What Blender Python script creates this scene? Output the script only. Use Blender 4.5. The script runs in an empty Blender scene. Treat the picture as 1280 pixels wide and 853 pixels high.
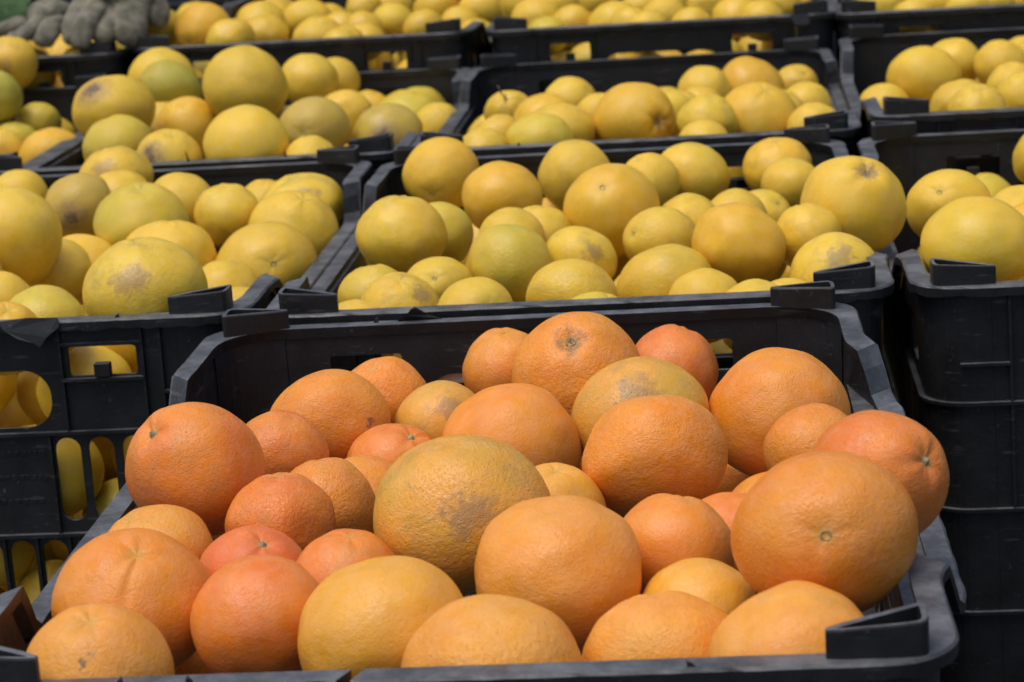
import bpy, bmesh, math, random
from mathutils import Vector, Matrix, Quaternion, noise
random.seed(4)
scene = bpy.context.scene
COL = scene.collection

# ---------------------------------------------------------------- camera, light, exposure
CAM = {'f': 2968.081798172508, 'loc': [0.34318978069772954, -0.8247133437722421, 0.3255437787663369], 'rt': [0.9922089566565527, 0.10700930713145568, -0.06379964355512417], 'up': [0.036702289770242105, 0.238306175271539, 0.9704963208343821]}
_R, _U = Vector(CAM['rt']).normalized(), Vector(CAM['up']).normalized()
_B = _R.cross(_U)
cam_d = bpy.data.cameras.new('camera'); cam = bpy.data.objects.new('camera', cam_d); COL.objects.link(cam)
cam.matrix_world = Matrix(((_R.x, _U.x, _B.x, CAM['loc'][0]), (_R.y, _U.y, _B.y, CAM['loc'][1]),
                           (_R.z, _U.z, _B.z, CAM['loc'][2]), (0, 0, 0, 1)))
cam_d.sensor_width = 36; cam_d.lens = CAM['f'] / 1280 * 36
cam_d.clip_start = .02; cam_d.clip_end = 300
cam_d.dof.use_dof = True; cam_d.dof.focus_distance = 1.22; cam_d.dof.aperture_fstop = 20
scene.camera = cam

SUN_EL, SUN_AZ = math.radians(71), math.radians(-128)      # soft light from the upper left, a little behind the camera
world = bpy.data.worlds.new('World'); scene.world = world; world.use_nodes = True
wn = world.node_tree; bg = wn.nodes['Background']
sky = wn.nodes.new('ShaderNodeTexSky'); sky.sky_type = 'NISHITA'; sky.sun_disc = False
sky.sun_elevation = SUN_EL; sky.sun_rotation = SUN_AZ
sky.air_density = 1.0; sky.dust_density = 4.0; sky.ozone_density = 1.0
wn.links.new(sky.outputs[0], bg.inputs[0]); bg.inputs[1].default_value = .12
sd = bpy.data.lights.new('sun', 'SUN'); sd.energy = 1.3; sd.angle = math.radians(42); sd.color = (1, .96, .9)
sun = bpy.data.objects.new('sun', sd); COL.objects.link(sun)
_d = Vector((math.sin(SUN_AZ) * math.cos(SUN_EL), math.cos(SUN_AZ) * math.cos(SUN_EL), math.sin(SUN_EL)))
sun.rotation_euler = _d.to_track_quat('Z', 'Y').to_euler(); sun.location = (0, 0, 5)
vs = scene.view_settings; vs.view_transform = 'Standard'; vs.look = 'None'; vs.gamma = 1; vs.exposure = 0.27
scene.render.engine = 'CYCLES'
# ---------------------------------------------------------------- helpers
def link(o, parent=None):
    COL.objects.link(o)
    if parent: o.parent = parent
    return o
def empty(name, loc=(0, 0, 0), rz=0):
    o = bpy.data.objects.new(name, None); o.empty_display_size = .05
    o.location = loc; o.rotation_euler = (0, 0, rz); return link(o)
def tag(o, label=None, cat=None, group=None, kind=None):
    if label: o['label'] = label
    if cat: o['category'] = cat
    if group: o['group'] = group
    if kind: o['kind'] = kind
    return o
def mesh_obj(name, verts, faces, mat, parent=None, smooth=False, bevel=0):
    me = bpy.data.meshes.new(name); me.from_pydata([tuple(v) for v in verts], [], faces)
    bm = bmesh.new(); bm.from_mesh(me); bmesh.ops.recalc_face_normals(bm, faces=bm.faces)
    if bevel: bmesh.ops.bevel(bm, geom=bm.edges[:] , offset=bevel, segments=1, affect='EDGES')
    bm.to_mesh(me); bm.free()
    me.materials.append(mat)
    if smooth: me.polygons.foreach_set('use_smooth', [True] * len(me.polygons))
    return link(bpy.data.objects.new(name, me), parent)
def boxv(x0, x1, y0, y1, z0, z1):
    v = [(x, y, z) for x in (x0, x1) for y in (y0, y1) for z in (z0, z1)]
    return v, [(0, 1, 3, 2), (4, 6, 7, 5), (0, 4, 5, 1), (2, 3, 7, 6), (0, 2, 6, 4), (1, 5, 7, 3)]
def boxes(name, L, mat, parent=None, bevel=0):
    V, Fc = [], []
    for b in L:
        v, f = boxv(*b); n = len(V); V += v; Fc += [tuple(i + n for i in q) for q in f]
    return mesh_obj(name, V, Fc, mat, parent, bevel=bevel)

# ---------------------------------------------------------------- materials
def new_mat(name):
    m = bpy.data.materials.new(name); m.use_nodes = True
    nt = m.node_tree; p = nt.nodes['Principled BSDF']
    return m, nt, p
def N(nt, t, **k):
    n = nt.nodes.new(t)
    for a, b in k.items():
        if a.startswith('i_'): n.inputs[a[2:].replace('_', ' ')].default_value = b
        else: setattr(n, a, b)
    return n
def math_n(nt, op, a, b=None, c=None, clamp=False):
    n = nt.nodes.new('ShaderNodeMath'); n.operation = op; n.use_clamp = clamp
    for i, v in enumerate((a, b, c)):
        if v is None: continue
        if isinstance(v, (int, float)): n.inputs[i].default_value = v
        else: nt.links.new(v, n.inputs[i])
    return n.outputs[0]
def mixc(nt, fac, a, b, mode='MIX'):
    n = nt.nodes.new('ShaderNodeMix'); n.data_type = 'RGBA'; n.blend_type = mode; n.clamp_factor = True
    for i, v in ((0, fac), (6, a), (7, b)):
        if isinstance(v, (int, float)): n.inputs[i].default_value = v
        elif isinstance(v, tuple): n.inputs[i].default_value = (*v, 1)
        else: nt.links.new(v, n.inputs[i])
    return n.outputs[2]
def ramp(nt, val, lo, hi, a=0., b=1.):
    n = nt.nodes.new('ShaderNodeMapRange'); n.interpolation_type = 'SMOOTHSTEP'
    nt.links.new(val, n.inputs[0])
    n.inputs[1].default_value = lo; n.inputs[2].default_value = hi; n.inputs[3].default_value = a; n.inputs[4].default_value = b
    return n.outputs[0]

def peel_material():
    m, nt, p = new_mat('citrus_peel')
    L = nt.links
    tc = N(nt, 'ShaderNodeTexCoord'); oi = N(nt, 'ShaderNodeObjectInfo')
    rnd = oi.outputs['Random']; w = math_n(nt, 'MULTIPLY', rnd, 37.)
    P = tc.outputs['Object']
    def attr(nm):
        a = N(nt, 'ShaderNodeAttribute'); a.attribute_type = 'OBJECT'; a.attribute_name = nm; return a
    def noi(scale, det=3., rough=.55, dist=0.):
        n = N(nt, 'ShaderNodeTexNoise', noise_dimensions='4D'); L.new(P, n.inputs['Vector']); L.new(w, n.inputs['W'])
        n.inputs['Scale'].default_value = scale; n.inputs['Detail'].default_value = det
        n.inputs['Roughness'].default_value = rough; n.inputs['Distortion'].default_value = dist
        return n.outputs['Fac']
    base = oi.outputs['Color']; second = attr('peel_second').outputs['Color']
    big = noi(.9, 2.); med = noi(3.2, 4., .6); fine = noi(14., 3., .6)
    f1 = ramp(nt, big, .28, .74)
    c = mixc(nt, f1, base, second)
    hs = N(nt, 'ShaderNodeHueSaturation'); L.new(c, hs.inputs['Color'])
    L.new(ramp(nt, med, .25, .75, .95, 1.035), hs.inputs['Value']); L.new(ramp(nt, noi(5., 3.), .3, .7, .97, 1.03), hs.inputs['Saturation'])
    c = hs.outputs[0]
    # mottling (grey-green rub marks)
    mo = math_n(nt, 'MULTIPLY', ramp(nt, noi(1.7, 5., .65, .4), .48, .66), attr('mottle').outputs['Fac'])
    c = mixc(nt, mo, c, (.30, .24, .075))
    # pores
    vo = N(nt, 'ShaderNodeTexVoronoi', feature='F1'); L.new(P, vo.inputs['Vector']); vo.inputs['Scale'].default_value = 30.
    pore = ramp(nt, vo.outputs['Distance'], .05, .42)
    c = mixc(nt, math_n(nt, 'MULTIPLY', math_n(nt, 'SUBTRACT', 1., pore), .09), c, mixc(nt, 1., c, (.62, .5, .4), 'MULTIPLY'))
    # scattered small specks
    v2 = N(nt, 'ShaderNodeTexVoronoi', feature='F1', voronoi_dimensions='4D'); L.new(P, v2.inputs['Vector']); L.new(w, v2.inputs['W']); v2.inputs['Scale'].default_value = 4.2
    spk = math_n(nt, 'MULTIPLY', ramp(nt, v2.outputs['Distance'], .03, .075, 1., 0.), ramp(nt, noi(2.3), .5, .6))
    c = mixc(nt, math_n(nt, 'MULTIPLY', spk, .55), c, (.16, .09, .03))
    # pale rub scratches / wax
    wx = math_n(nt, 'MULTIPLY', ramp(nt, noi(4.5, 6., .7, 1.2), .64, .74), .24)
    c = mixc(nt, wx, c, (.72, .5, .3))
    # blemish with its own place on the peel
    sc = attr('scar_spot'); sz = attr('scar_size').outputs['Fac']
    vd = N(nt, 'ShaderNodeVectorMath', operation='DISTANCE'); L.new(P, vd.inputs[0]); L.new(sc.outputs['Vector'], vd.inputs[1])
    dd = math_n(nt, 'ADD', vd.outputs['Value'], math_n(nt, 'MULTIPLY', math_n(nt, 'SUBTRACT', noi(5., 5., .7, .6), .5), 1.0))
    d2 = math_n(nt, 'DIVIDE', dd, math_n(nt, 'MAXIMUM', sz, .01))
    on = ramp(nt, sz, .01, .05)
    c = mixc(nt, math_n(nt, 'MULTIPLY', math_n(nt, 'MULTIPLY', ramp(nt, d2, .5, 1.35, 1., 0.), .6), on), c, (.27, .17, .085))
    c = mixc(nt, math_n(nt, 'MULTIPLY', math_n(nt, 'MULTIPLY', ramp(nt, d2, .15, .6, 1., 0.), attr('scar_dark').outputs['Fac']), on), c, (.10, .06, .045))
    # dimple round the stem: slightly greener
    ng = N(nt, 'ShaderNodeVectorMath', operation='DISTANCE'); L.new(P, ng.inputs[0]); ng.inputs[1].default_value = (0, 0, .95)
    c = mixc(nt, ramp(nt, ng.outputs['Value'], .02, .2, .35, 0.), c, (.42, .34, .07))
    L.new(c, p.inputs['Base Color'])
    p.inputs['Specular IOR Level'].default_value = .42
    L.new(math_n(nt, 'ADD', ramp(nt, med, .3, .7, -.05, .07), ramp(nt, rnd, 0., 1., .36, .50)), p.inputs['Roughness'])
    p.inputs['Subsurface Weight'].default_value = .12
    p.inputs['Subsurface Radius'].default_value = (1, .35, .1); p.inputs['Subsurface Scale'].default_value = .004
    hgt = math_n(nt, 'ADD', math_n(nt, 'MULTIPLY', pore, .42), math_n(nt, 'ADD', math_n(nt, 'MULTIPLY', noi(13., 3.), 1.5), math_n(nt, 'MULTIPLY', noi(34., 2.), .6)))
    b = N(nt, 'ShaderNodeBump'); L.new(hgt, b.inputs['Height']); b.inputs['Distance'].default_value = .00038
    L.new(attr('rough_peel').outputs['Fac'], b.inputs['Strength'])
    L.new(b.outputs[0], p.inputs['Normal'])
    return m
PEEL = peel_material()

def plastic(name, base=(.0065, .0065, .007), dust_sheen=(.20, .21, .225), amount=.8, rough=.46):
    m, nt, p = new_mat(name); L = nt.links
    g = N(nt, 'ShaderNodeNewGeometry'); oi = N(nt, 'ShaderNodeObjectInfo')
    def noi(s, d=4., r=.6, dist=0.):
        n = N(nt, 'ShaderNodeTexNoise'); L.new(g.outputs['Position'], n.inputs['Vector']); n.inputs['Scale'].default_value = s
        n.inputs['Detail'].default_value = d; n.inputs['Roughness'].default_value = r; n.inputs['Distortion'].default_value = dist; return n.outputs['Fac']
    # dusty patches plus sky reflection painted into faces that look up
    sx = N(nt, 'ShaderNodeSeparateXYZ'); L.new(g.outputs['True Normal'], sx.inputs[0])
    up = ramp(nt, sx.outputs['Z'], .3, .95, .07, 1.)
    dm = math_n(nt, 'MULTIPLY', math_n(nt, 'MULTIPLY', ramp(nt, noi(34., 7., .75), .33, .75, .25, 1.), up), amount)
    c = mixc(nt, dm, base, dust_sheen)
    scr = N(nt, 'ShaderNodeMapping'); L.new(g.outputs['Position'], scr.inputs[0]); scr.inputs['Scale'].default_value = (40, 40, 260)
    n2 = N(nt, 'ShaderNodeTexNoise'); L.new(scr.outputs[0], n2.inputs['Vector']); n2.inputs['Scale'].default_value = 1.; n2.inputs['Detail'].default_value = 5.
    c = mixc(nt, math_n(nt, 'MULTIPLY', ramp(nt, n2.outputs['Fac'], .62, .72), .35), c, (.11, .11, .11))
    c = mixc(nt, math_n(nt, 'MULTIPLY', ramp(nt, noi(120., 6., .8), .62, .72), .5), c, (.22, .215, .21))
    L.new(c, p.inputs['Base Color'])
    L.new(ramp(nt, noi(40.), .3, .7, rough - .08, rough + .14), p.inputs['Roughness'])
    p.inputs['Specular IOR Level'].default_value = .4
    b = N(nt, 'ShaderNodeBump'); b.inputs['Distance'].default_value = .0009; b.inputs['Strength'].default_value = .55
    L.new(math_n(nt, 'ADD', noi(60., 5.), math_n(nt, 'MULTIPLY', noi(350., 2.), .3)), b.inputs['Height']); L.new(b.outputs[0], p.inputs['Normal'])
    return m
PL = plastic('black_plastic')
def simple(name, col, rough=.7, var=.25, scale=60., bump=.0006, col2=None):
    m, nt, p = new_mat(name); L = nt.links
    tc = N(nt, 'ShaderNodeNewGeometry'); n = N(nt, 'ShaderNodeTexNoise'); L.new(tc.outputs['Position'], n.inputs['Vector'])
    n.inputs['Scale'].default_value = scale; n.inputs['Detail'].default_value = 5.
    c = mixc(nt, ramp(nt, n.outputs['Fac'], .3, .7), col, col2 or tuple(x * (1 - var) for x in col))
    L.new(c, p.inputs['Base Color']); p.inputs['Roughness'].default_value = rough
    b = N(nt, 'ShaderNodeBump'); b.inputs['Distance'].default_value = bump; L.new(n.outputs['Fac'], b.inputs['Height']); L.new(b.outputs[0], p.inputs['Normal'])
    return m
STEM = simple('stem_button', (.40, .36, .20), .8, .5, 300.)
CALYX = simple('dried_calyx', (.36, .27, .17), .9, .6, 500., .0006, (.13, .08, .045))
NAVEL = simple('navel_ring', (.50, .34, .11), .8, .5, 500.)
TWIG = simple('twig_bark', (.33, .27, .17), .9, .4, 300.)
WHITE = simple('glint_strip', (.7, .7, .7), .5, .1)
GLOVE = simple('glove_knit', (.23, .21, .155), .95, .35, 70., .004, (.10, .098, .072))
GGREEN = simple('green_knit', (.05, .11, .035), .95, .4, 160., .003)
GLIME = simple('lime_cuff', (.28, .55, .05), .9, .2, 160., .002)
BOARD = simple('weathered_wood', (.16, .12, .085), .85, .4, 25.)
NAVY = simple('navy_tarpaulin', (.018, .026, .045), .55, .4, 8., .004)
ASPH = simple('asphalt', (.05, .05, .05), .9, .35, 120., .002)

# ---------------------------------------------------------------- the setting
def sheet(name, x0, x1, y0, y1, z, mat, n=2):
    V = [(x0 + (x1 - x0) * i / n, y0 + (y1 - y0) * j / n, z) for j in range(n + 1) for i in range(n + 1)]
    Fc = [(j * (n + 1) + i, j * (n + 1) + i + 1, (j + 1) * (n + 1) + i + 1, (j + 1) * (n + 1) + i) for j in range(n) for i in range(n)]
    o = mesh_obj(name, V, Fc, mat); tag(o, kind='structure'); return o
sheet('ground', -60, 60, -60, 60, -.306, ASPH)
# dark tarpaulin hung behind the last row
V, Fc = [], []
nx, nz = 90, 14
for j in range(nz + 1):
    for i in range(nx + 1):
        x = -2.2 + 4.6 * i / nx; z = -.30 + 1.0 * j / nz
        V.append((x, 2.62 + .02 * math.sin(x * 9) + .012 * math.sin(x * 23 + z * 5) + .02 * noise.noise((x * 3, z * 3, 1)), z))
for j in range(nz):
    for i in range(nx):
        a = j * (nx + 1) + i; Fc.append((a, a + 1, a + nx + 2, a + nx + 1))
o = mesh_obj('tarpaulin', V, Fc, NAVY, smooth=True)
md = o.modifiers.new('thickness', 'SOLIDIFY'); md.thickness = .002
tag(o, 'dark navy tarpaulin hanging behind the last row of crates', 'tarpaulin')
# board that carries the raised back row
o = boxes('wooden_board', [(-1.0, .98, 1.842, 2.47, -.304, -.262)], BOARD, bevel=.002)
tag(o, 'low weathered board lifting the back row of crates', 'board')

# ---------------------------------------------------------------- crates
CRATES = {
    (0, 0): (0.19, 0.2988, -0.0008, 0.0364),
    (-1, 1): (-0.2108, 0.9127, 0.0032, 0.0254),
    (0, 1): (0.1977, 0.9135, 0.002, 0.0272),
    (1, 1): (0.6069, 0.9149, 0.0034, 0.0246),
    (-2, 2): (-0.609, 1.528, 0.0063, 0.03),
    (-1, 2): (-0.2008, 1.5268, 0.0064, 0.0223),
    (0, 2): (0.1993, 1.528, 0.0072, 0.0269),
    (1, 2): (0.606, 1.5281, 0.0185, 0.0218),
    (-2, 3): (-0.6082, 2.1393, 0.042, -0.0159),
    (-1, 3): (-0.2056, 2.1391, 0.0449, -0.0139),
    (0, 3): (0.2013, 2.1406, 0.0439, 0.0081),
    (1, 3): (0.5992, 2.14, 0.0421, -0.0217),
}
W, D, H = .4, .604, .30
def taper(v):                      # walls lean in a little towards the base
    k = 1 + .035 * min(0, v[2] + 0) / H
    return (W / 2 + (v[0] - W / 2) * k, D / 2 + (v[1] - D / 2) * k, v[2])
def place(v):                      # crate coordinates (rim at z = 0) to coordinates about the crate's base centre
    v = taper(v); return (v[0] - W / 2, v[1] - D / 2, v[2] + H)
DIP = .028
def rim_z(y):
    def s(a): a = max(0, min(1, a)); return a * a * (3 - 2 * a)
    return -DIP * (s((y - .108) / .03) - s((y - (D - .138)) / .03))
def bulge(y, amt):
    def s(a): a = max(0, min(1, a)); return a * a * (3 - 2 * a)
    return amt * s((y - .085) / .07) * s((D - .085 - y) / .07)
def outline(d, r):
    """closed ring of (x, y, straightness) d inside the outer outline with corner radius r; same count for every d"""
    pts = []
    for cx, cy, a0 in ((W - d - r, d + r, -90), (W - d - r, D - d - r, 0), (d + r, D - d - r, 90), (d + r, d + r, 180)):
        for k in range(9):
            a = math.radians(a0 + 90 * k / 8); pts.append((cx + r * math.cos(a), cy + r * math.sin(a)))
    out = []
    n = len(pts)
    for i in range(n):
        a, b = pts[i], pts[(i + 1) % n]; out.append(a)
        if i % 9 == 8:
            m = 60
            for k in range(1, m): out.append((a[0] + (b[0] - a[0]) * k / m, a[1] + (b[1] - a[1]) * k / m))
    return out
def make_rim(name, bl, br, seed, gap=False):
    rings = [outline(.0125, .040), outline(.0012, .0285), outline(0, .03), outline(.0, .03), outline(.0065, .028), outline(.0115, .038)]
    zs = [0, 0, -.0012, -.0062, -.0065, -.0065]
    n = len(rings[0]); V = []
    rnd = random.Random(seed)
    for ri, (rg, dz) in enumerate(zip(rings, zs)):
        for i, (x, y) in enumerate(rg):
            yc = rings[2][i][1]; z = rim_z(yc) + dz
            x += bulge(yc, br if x > W / 2 else -bl) * (1 if abs(x - W / 2) > W / 2 - .03 else 0)
            e = noise.noise((x * 60 + seed, y * 60, 0)) * .0009 + noise.noise((x * 190, y * 190, seed)) * .0007
            if ri in (3,): z += e * 2.2 - abs(noise.noise((x * 120, y * 120, seed + 3))) * .002 - max(0, noise.noise((x * 45, y * 45, seed + 9)) - .25) * .005
            else: z += e * .13
            if ri in (2, 3):
                x += e * .5; y += e * .8
            V.append(place((x, y, z)))
    G0 = min((i for i in range(n) if rings[0][i][1] < .03), key=lambda i: abs(rings[0][i][0] - .170)) if gap else None
    Fc = []
    if gap: Fc += [tuple(k * n + G0 for k in range(6)), tuple(k * n + G0 + 1 for k in range(6))]
    for ri in range(6):
        r2 = (ri + 1) % 6
        for i in range(n):
            if gap:
                mx = rings[0][i][0]
                if rings[0][i][1] < .03 and G0 is not None and i == G0 and abs(rings[0][i][0]-W/2) < W/2 - .05: continue
            j = (i + 1) % n; Fc.append((ri * n + i, ri * n + j, r2 * n + j, r2 * n + i))
    me = bpy.data.meshes.new(name); me.from_pydata(V, [], Fc); me.materials.append(PL)
    bm = bmesh.new(); bm.from_mesh(me); bmesh.ops.recalc_face_normals(bm, faces=bm.faces); bm.to_mesh(me); bm.free()
    return me
def curve_panel(name, outer, holes, th, xf):
    """flat panel with real openings: filled 2D curve, extruded, then mapped by xf(u, v, w)"""
    cu = bpy.data.curves.new('tmp', 'CURVE'); cu.dimensions = '2D'; cu.fill_mode = 'BOTH'; cu.extrude = th / 2
    for loop in [outer] + holes:
        sp = cu.splines.new('POLY'); sp.points.add(len(loop) - 1); sp.use_cyclic_u = True
        for p_, (u, v) in zip(sp.points, loop): p_.co = (u, v, 0, 1)
    ob = bpy.data.objects.new('tmp', cu); COL.objects.link(ob)
    dg = bpy.context.evaluated_depsgraph_get(); me = bpy.data.meshes.new_from_object(ob.evaluated_get(dg))
    bpy.data.objects.remove(ob); bpy.data.curves.remove(cu)
    me.name = name
    for v in me.vertices: v.co = place(xf(v.co.x, v.co.y, v.co.z))
    bm = bmesh.new(); bm.from_mesh(me); bmesh.ops.remove_doubles(bm, verts=bm.verts, dist=1e-6); bmesh.ops.recalc_face_normals(bm, faces=bm.faces); bm.to_mesh(me); bm.free()
    me.materials.clear(); me.materials.append(PL)
    return me
def rrect(x0, x1, z0, z1, r, n=5):
    o = []
    for cx, cz, a0 in ((x1 - r, z0 + r, -90), (x1 - r, z1 - r, 0), (x0 + r, z1 - r, 90), (x0 + r, z0 + r, 180)):
        for k in range(n + 1):
            a = math.radians(a0 + 90 * k / n); o.append((cx + r * math.cos(a), cz + r * math.sin(a)))
    return o
TW = .003
XW = .0082                          # wall plane inset
def end_holes():
    h = [rrect(W / 2 + s * .1025 - .0225, W / 2 + s * .1025 + .0225, -.0385, -.019, .0025) for s in (-1, 1)]
    h.append(rrect(W / 2 - .066, W / 2 + .066, -.0720, -.0335, .0175, 8))
    for s in (-1, 1):
        for k in range(3): c = W / 2 + s * (.073 + .0225 * k); h.append(rrect(c - .0087, c + .0087, -.137, -.0800, .0085))
        for k in range(5): c = W / 2 + s * (.0115 + .0225 * k); h.append(rrect(c - .0087, c + .0087, -.207, -.150, .0085))
        for k in range(5): c = W / 2 + s * (.0115 + .0225 * k); h.append(rrect(c - .0087, c + .0087, -.272, -.219, .0085))
    return h
def side_outer():
    o = [(.045, -.285), (D - .045, -.285)]
    ys = [D - .045 - (D - .09) * i / 90 for i in range(91)]
    return o + [(y, rim_z(y) - .0045) for y in ys]
def side_holes():
    h = []
    for zz0, zz1 in ((-.137, -.0800), (-.207, -.150), (-.272, -.219)):
        for k in range(21):
            c = .077 + .0225 * k; h.append(rrect(c - .0087, c + .0087, zz0, zz1, .0085))
    for c in (.085, D - .085): h.append(rrect(c - .014, c + .014, -.064, -.034, .004))
    return h
ME = {}
eo = [(.048, -.285), (W - .048, -.285), (W - .048, -.0045), (.048, -.0045)]
ME['end_front'] = curve_panel('end_wall', eo, end_holes(), TW, lambda u, v, w: (u, XW + w, v))
ME['end_back'] = curve_panel('end_wall', eo, end_holes(), TW, lambda u, v, w: (u, D - XW + w, v))
def side_mesh(right, amt):
    s = 1 if right else -1
    def xf(u, v, w):
        x = (W - XW if right else XW) + w + s * bulge(u, amt) * max(0, 1 + v / .28)
        return (x, u, v)
    return curve_panel('side_wall', side_outer(), side_holes(), TW, xf)
def strip_mesh(name, path_o, path_i, z0, z1):
    """solid wall between two open paths in plan"""
    n = len(path_o); V = []
    steps = [z0 + (z1 - z0) * k / 4 for k in range(5)]
    for z in steps: V += [place((x, y, z)) for x, y in path_o] + [place((x, y, z)) for x, y in path_i]
    Fc = []
    for k in range(4):
        a, b = k * 2 * n, (k + 1) * 2 * n
        for i in range(n - 1):
            Fc.append((a + i, a + i + 1, b + i + 1, b + i)); Fc.append((a + n + i, b + n + i, b + n + i + 1, a + n + i + 1))
        Fc.append((a, b, b + n, a + n)); Fc.append((a + n - 1, a + 2 * n - 1, b + 2 * n - 1, b + n - 1))
    for i in range(n - 1):
        Fc.append((i, n + i, n + i + 1, i + 1)); t = 8 * n; Fc.append((t + i, t + i + 1, t + n + i + 1, t + n + i))
    me = bpy.data.meshes.new(name); me.from_pydata(V, [], Fc); me.materials.append(PL)
    bm = bmesh.new(); bm.from_mesh(me); bmesh.ops.recalc_face_normals(bm, faces=bm.faces); bm.to_mesh(me); bm.free(); return me
def corner_path(d, r, ex, ey, mx, my):
    P_ = [(ex, d)] + [(d + r + r * math.cos(math.radians(a)), d + r + r * math.sin(math.radians(a))) for a in range(270, 179, -10)] + [(d, ey)]
    return [((W - x) if mx else x, (D - y) if my else y) for x, y in P_]
CORN = [(0, 0), (1, 0), (0, 1), (1, 1)]
for mx, my in CORN:
    ME['post', mx, my] = strip_mesh('corner_post', corner_path(.0066, .026, .0478, .0448, mx, my), corner_path(.0107, .036, .0478, .0448, mx, my), -.285, -.0052)
    # hollow wedge-shaped stacking peg standing on the rim
    tri_o = [(.051, .0052), (.0165, .0052), (.0125, .0090), (.0125, .0255), (.0150, .0270), (.0185, .0255), (.051, .0105)]
    c0 = (.024, .0115)
    tri_i = [(.0470, .0075), (.0180, .0075), (.0150, .0100), (.0150, .0228), (.0158, .0236), (.0172, .0228), (.0470, .0084)]
    hz = [(-.0004, 0), (.0125, 0), (.0135, 1)]
    V = []
    def mm(p_): return ((W - p_[0]) if mx else p_[0], (D - p_[1]) if my else p_[1])
    def up(p_): return .0135 - .0022 * max(0, (p_[0] - .015) / .036)
    # rounded outer loop by two passes of corner cutting
    def chaikin(L):
        o = []
        for i in range(len(L)):
            a, b = L[i], L[(i + 1) % len(L)]; o += [(a[0] * .8 + b[0] * .2, a[1] * .8 + b[1] * .2), (a[0] * .2 + b[0] * .8, a[1] * .2 + b[1] * .8)]
        return o
    to, ti = chaikin(tri_o), chaikin(tri_i); n = len(to)
    for L_, zf in ((to, lambda p_: -.0004), (to, lambda p_: up(p_) - .0008), ([((a[0] * .85 + b[0] * .15), (a[1] * .85 + b[1] * .15)) for a, b in zip(to, ti)], lambda p_: up(p_)), (ti, lambda p_: up(p_) - .0002), (ti, lambda p_: .001)):
        for p_ in L_: x, y = mm(p_); V.append(place((x, y, zf(p_))))
    Fc = [(k * n + i, k * n + (i + 1) % n, (k + 1) * n + (i + 1) % n, (k + 1) * n + i) for k in range(4) for i in range(n)]
    Fc.append(tuple(4 * n + i for i in range(n)))
    me = bpy.data.meshes.new('stacking_peg'); me.from_pydata(V, [], Fc); me.materials.append(PL)
    bm = bmesh.new(); bm.from_mesh(me); bmesh.ops.recalc_face_normals(bm, faces=bm.faces); bm.to_mesh(me); bm.free()
    ME['peg', mx, my] = me
def ring_rib(z, t=.0022, out=.0036):
    a = outline(.0066 - out, .029); b = outline(.0072, .026); n = len(a); V = []
    for rg, zz in ((a, z), (a, z - t), (b, z - t), (b, z)): V += [place((x, y, zz)) for x, y in rg]
    Fc = [(k * n + i, k * n + (i + 1) % n, ((k + 1) % 4) * n + (i + 1) % n, ((k + 1) % 4) * n + i) for k in range(4) for i in range(n)]
    me = bpy.data.meshes.new('horizontal_rib'); me.from_pydata(V, [], Fc); me.materials.append(PL)
    bm = bmesh.new(); bm.from_mesh(me); bmesh.ops.recalc_face_normals(bm, faces=bm.faces); bm.to_mesh(me); bm.free(); return me
for i_, z in enumerate((-.075, -.145, -.214, -.279)): ME['ring', i_] = ring_rib(z)
def box_mesh(name, L):
    V, Fc = [], []
    for b in L:
        v, f = boxv(*b); n = len(V); V += [place(p_) for p_ in v]; Fc += [tuple(i + n for i in q) for q in f]
    me = bpy.data.meshes.new(name); me.from_pydata(V, [], Fc); me.materials.append(PL)
    bm = bmesh.new(); bm.from_mesh(me); bmesh.ops.recalc_face_normals(bm, faces=bm.faces); bm.to_mesh(me); bm.free(); return me
yf0, yf1 = .0030, XW - TW / 2 + .0003
END_BITS = []                       # (part name, boxes) one entry for every rib and tab of an end wall
for back in (0, 1):
    def Y(a, b): return (a, b) if not back else (D - b, D - a)
    for s in (-1, 1):
        x0 = W / 2 + s * .1025
        END_BITS.append(('horizontal_rib', (x0 - .027, x0 + .027, *Y(yf0, yf1), -.0175, -.0160)))
        END_BITS.append(('horizontal_rib', (x0 - .027, x0 + .027, *Y(yf0 - .0006, yf1), -.0415, -.0395)))
        END_BITS.append(('horizontal_rib', (W / 2 + s * .157 - .0155, W / 2 + s * .157 + .0155, *Y(yf0, yf1), -.0515, -.0497)))
        for xx in (.0755, .1295, .1415): END_BITS.append(('vertical_rib', (W / 2 + s * xx - .0009, W / 2 + s * xx + .0009, *Y(yf0 + .0005, yf1), -.0745, -.0068)))
        for xx in (.062, .1415): END_BITS.append(('vertical_rib', (W / 2 + s * xx - .0009, W / 2 + s * xx + .0009, *Y(yf0 + .0008, yf1), -.1448, -.0775)))
        for k in range(5): c = W / 2 + s * (.02275 + .0225 * k); END_BITS.append(('vertical_rib', (c - .0008, c + .0008, *Y(yf0 + .0012, yf1), -.2138, -.1474)))
        END_BITS.append(('latch_tab', (x0 - .005, x0 + .005, *Y(.0018, yf1 + .002), -.0385, -.0300)))
BITS = [(nm, box_mesh(nm, [b_])) for nm, b_ in END_BITS]
BITS_ALL = box_mesh('small_ribs', [b_ for nm, b_ in END_BITS])
V, Fc = [], []
ME['floor'] = curve_panel('floor_panel', rrect(.014, W - .014, .014, D - .014, .03, 6),
                          [rrect(.04 + .0265 * i, .056 + .0265 * i, .05 + .085 * j, .118 + .085 * j, .006) for i in range(12) for j in range(6)], .003, lambda u, v, w: (u, v, -.284 + w))
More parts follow.
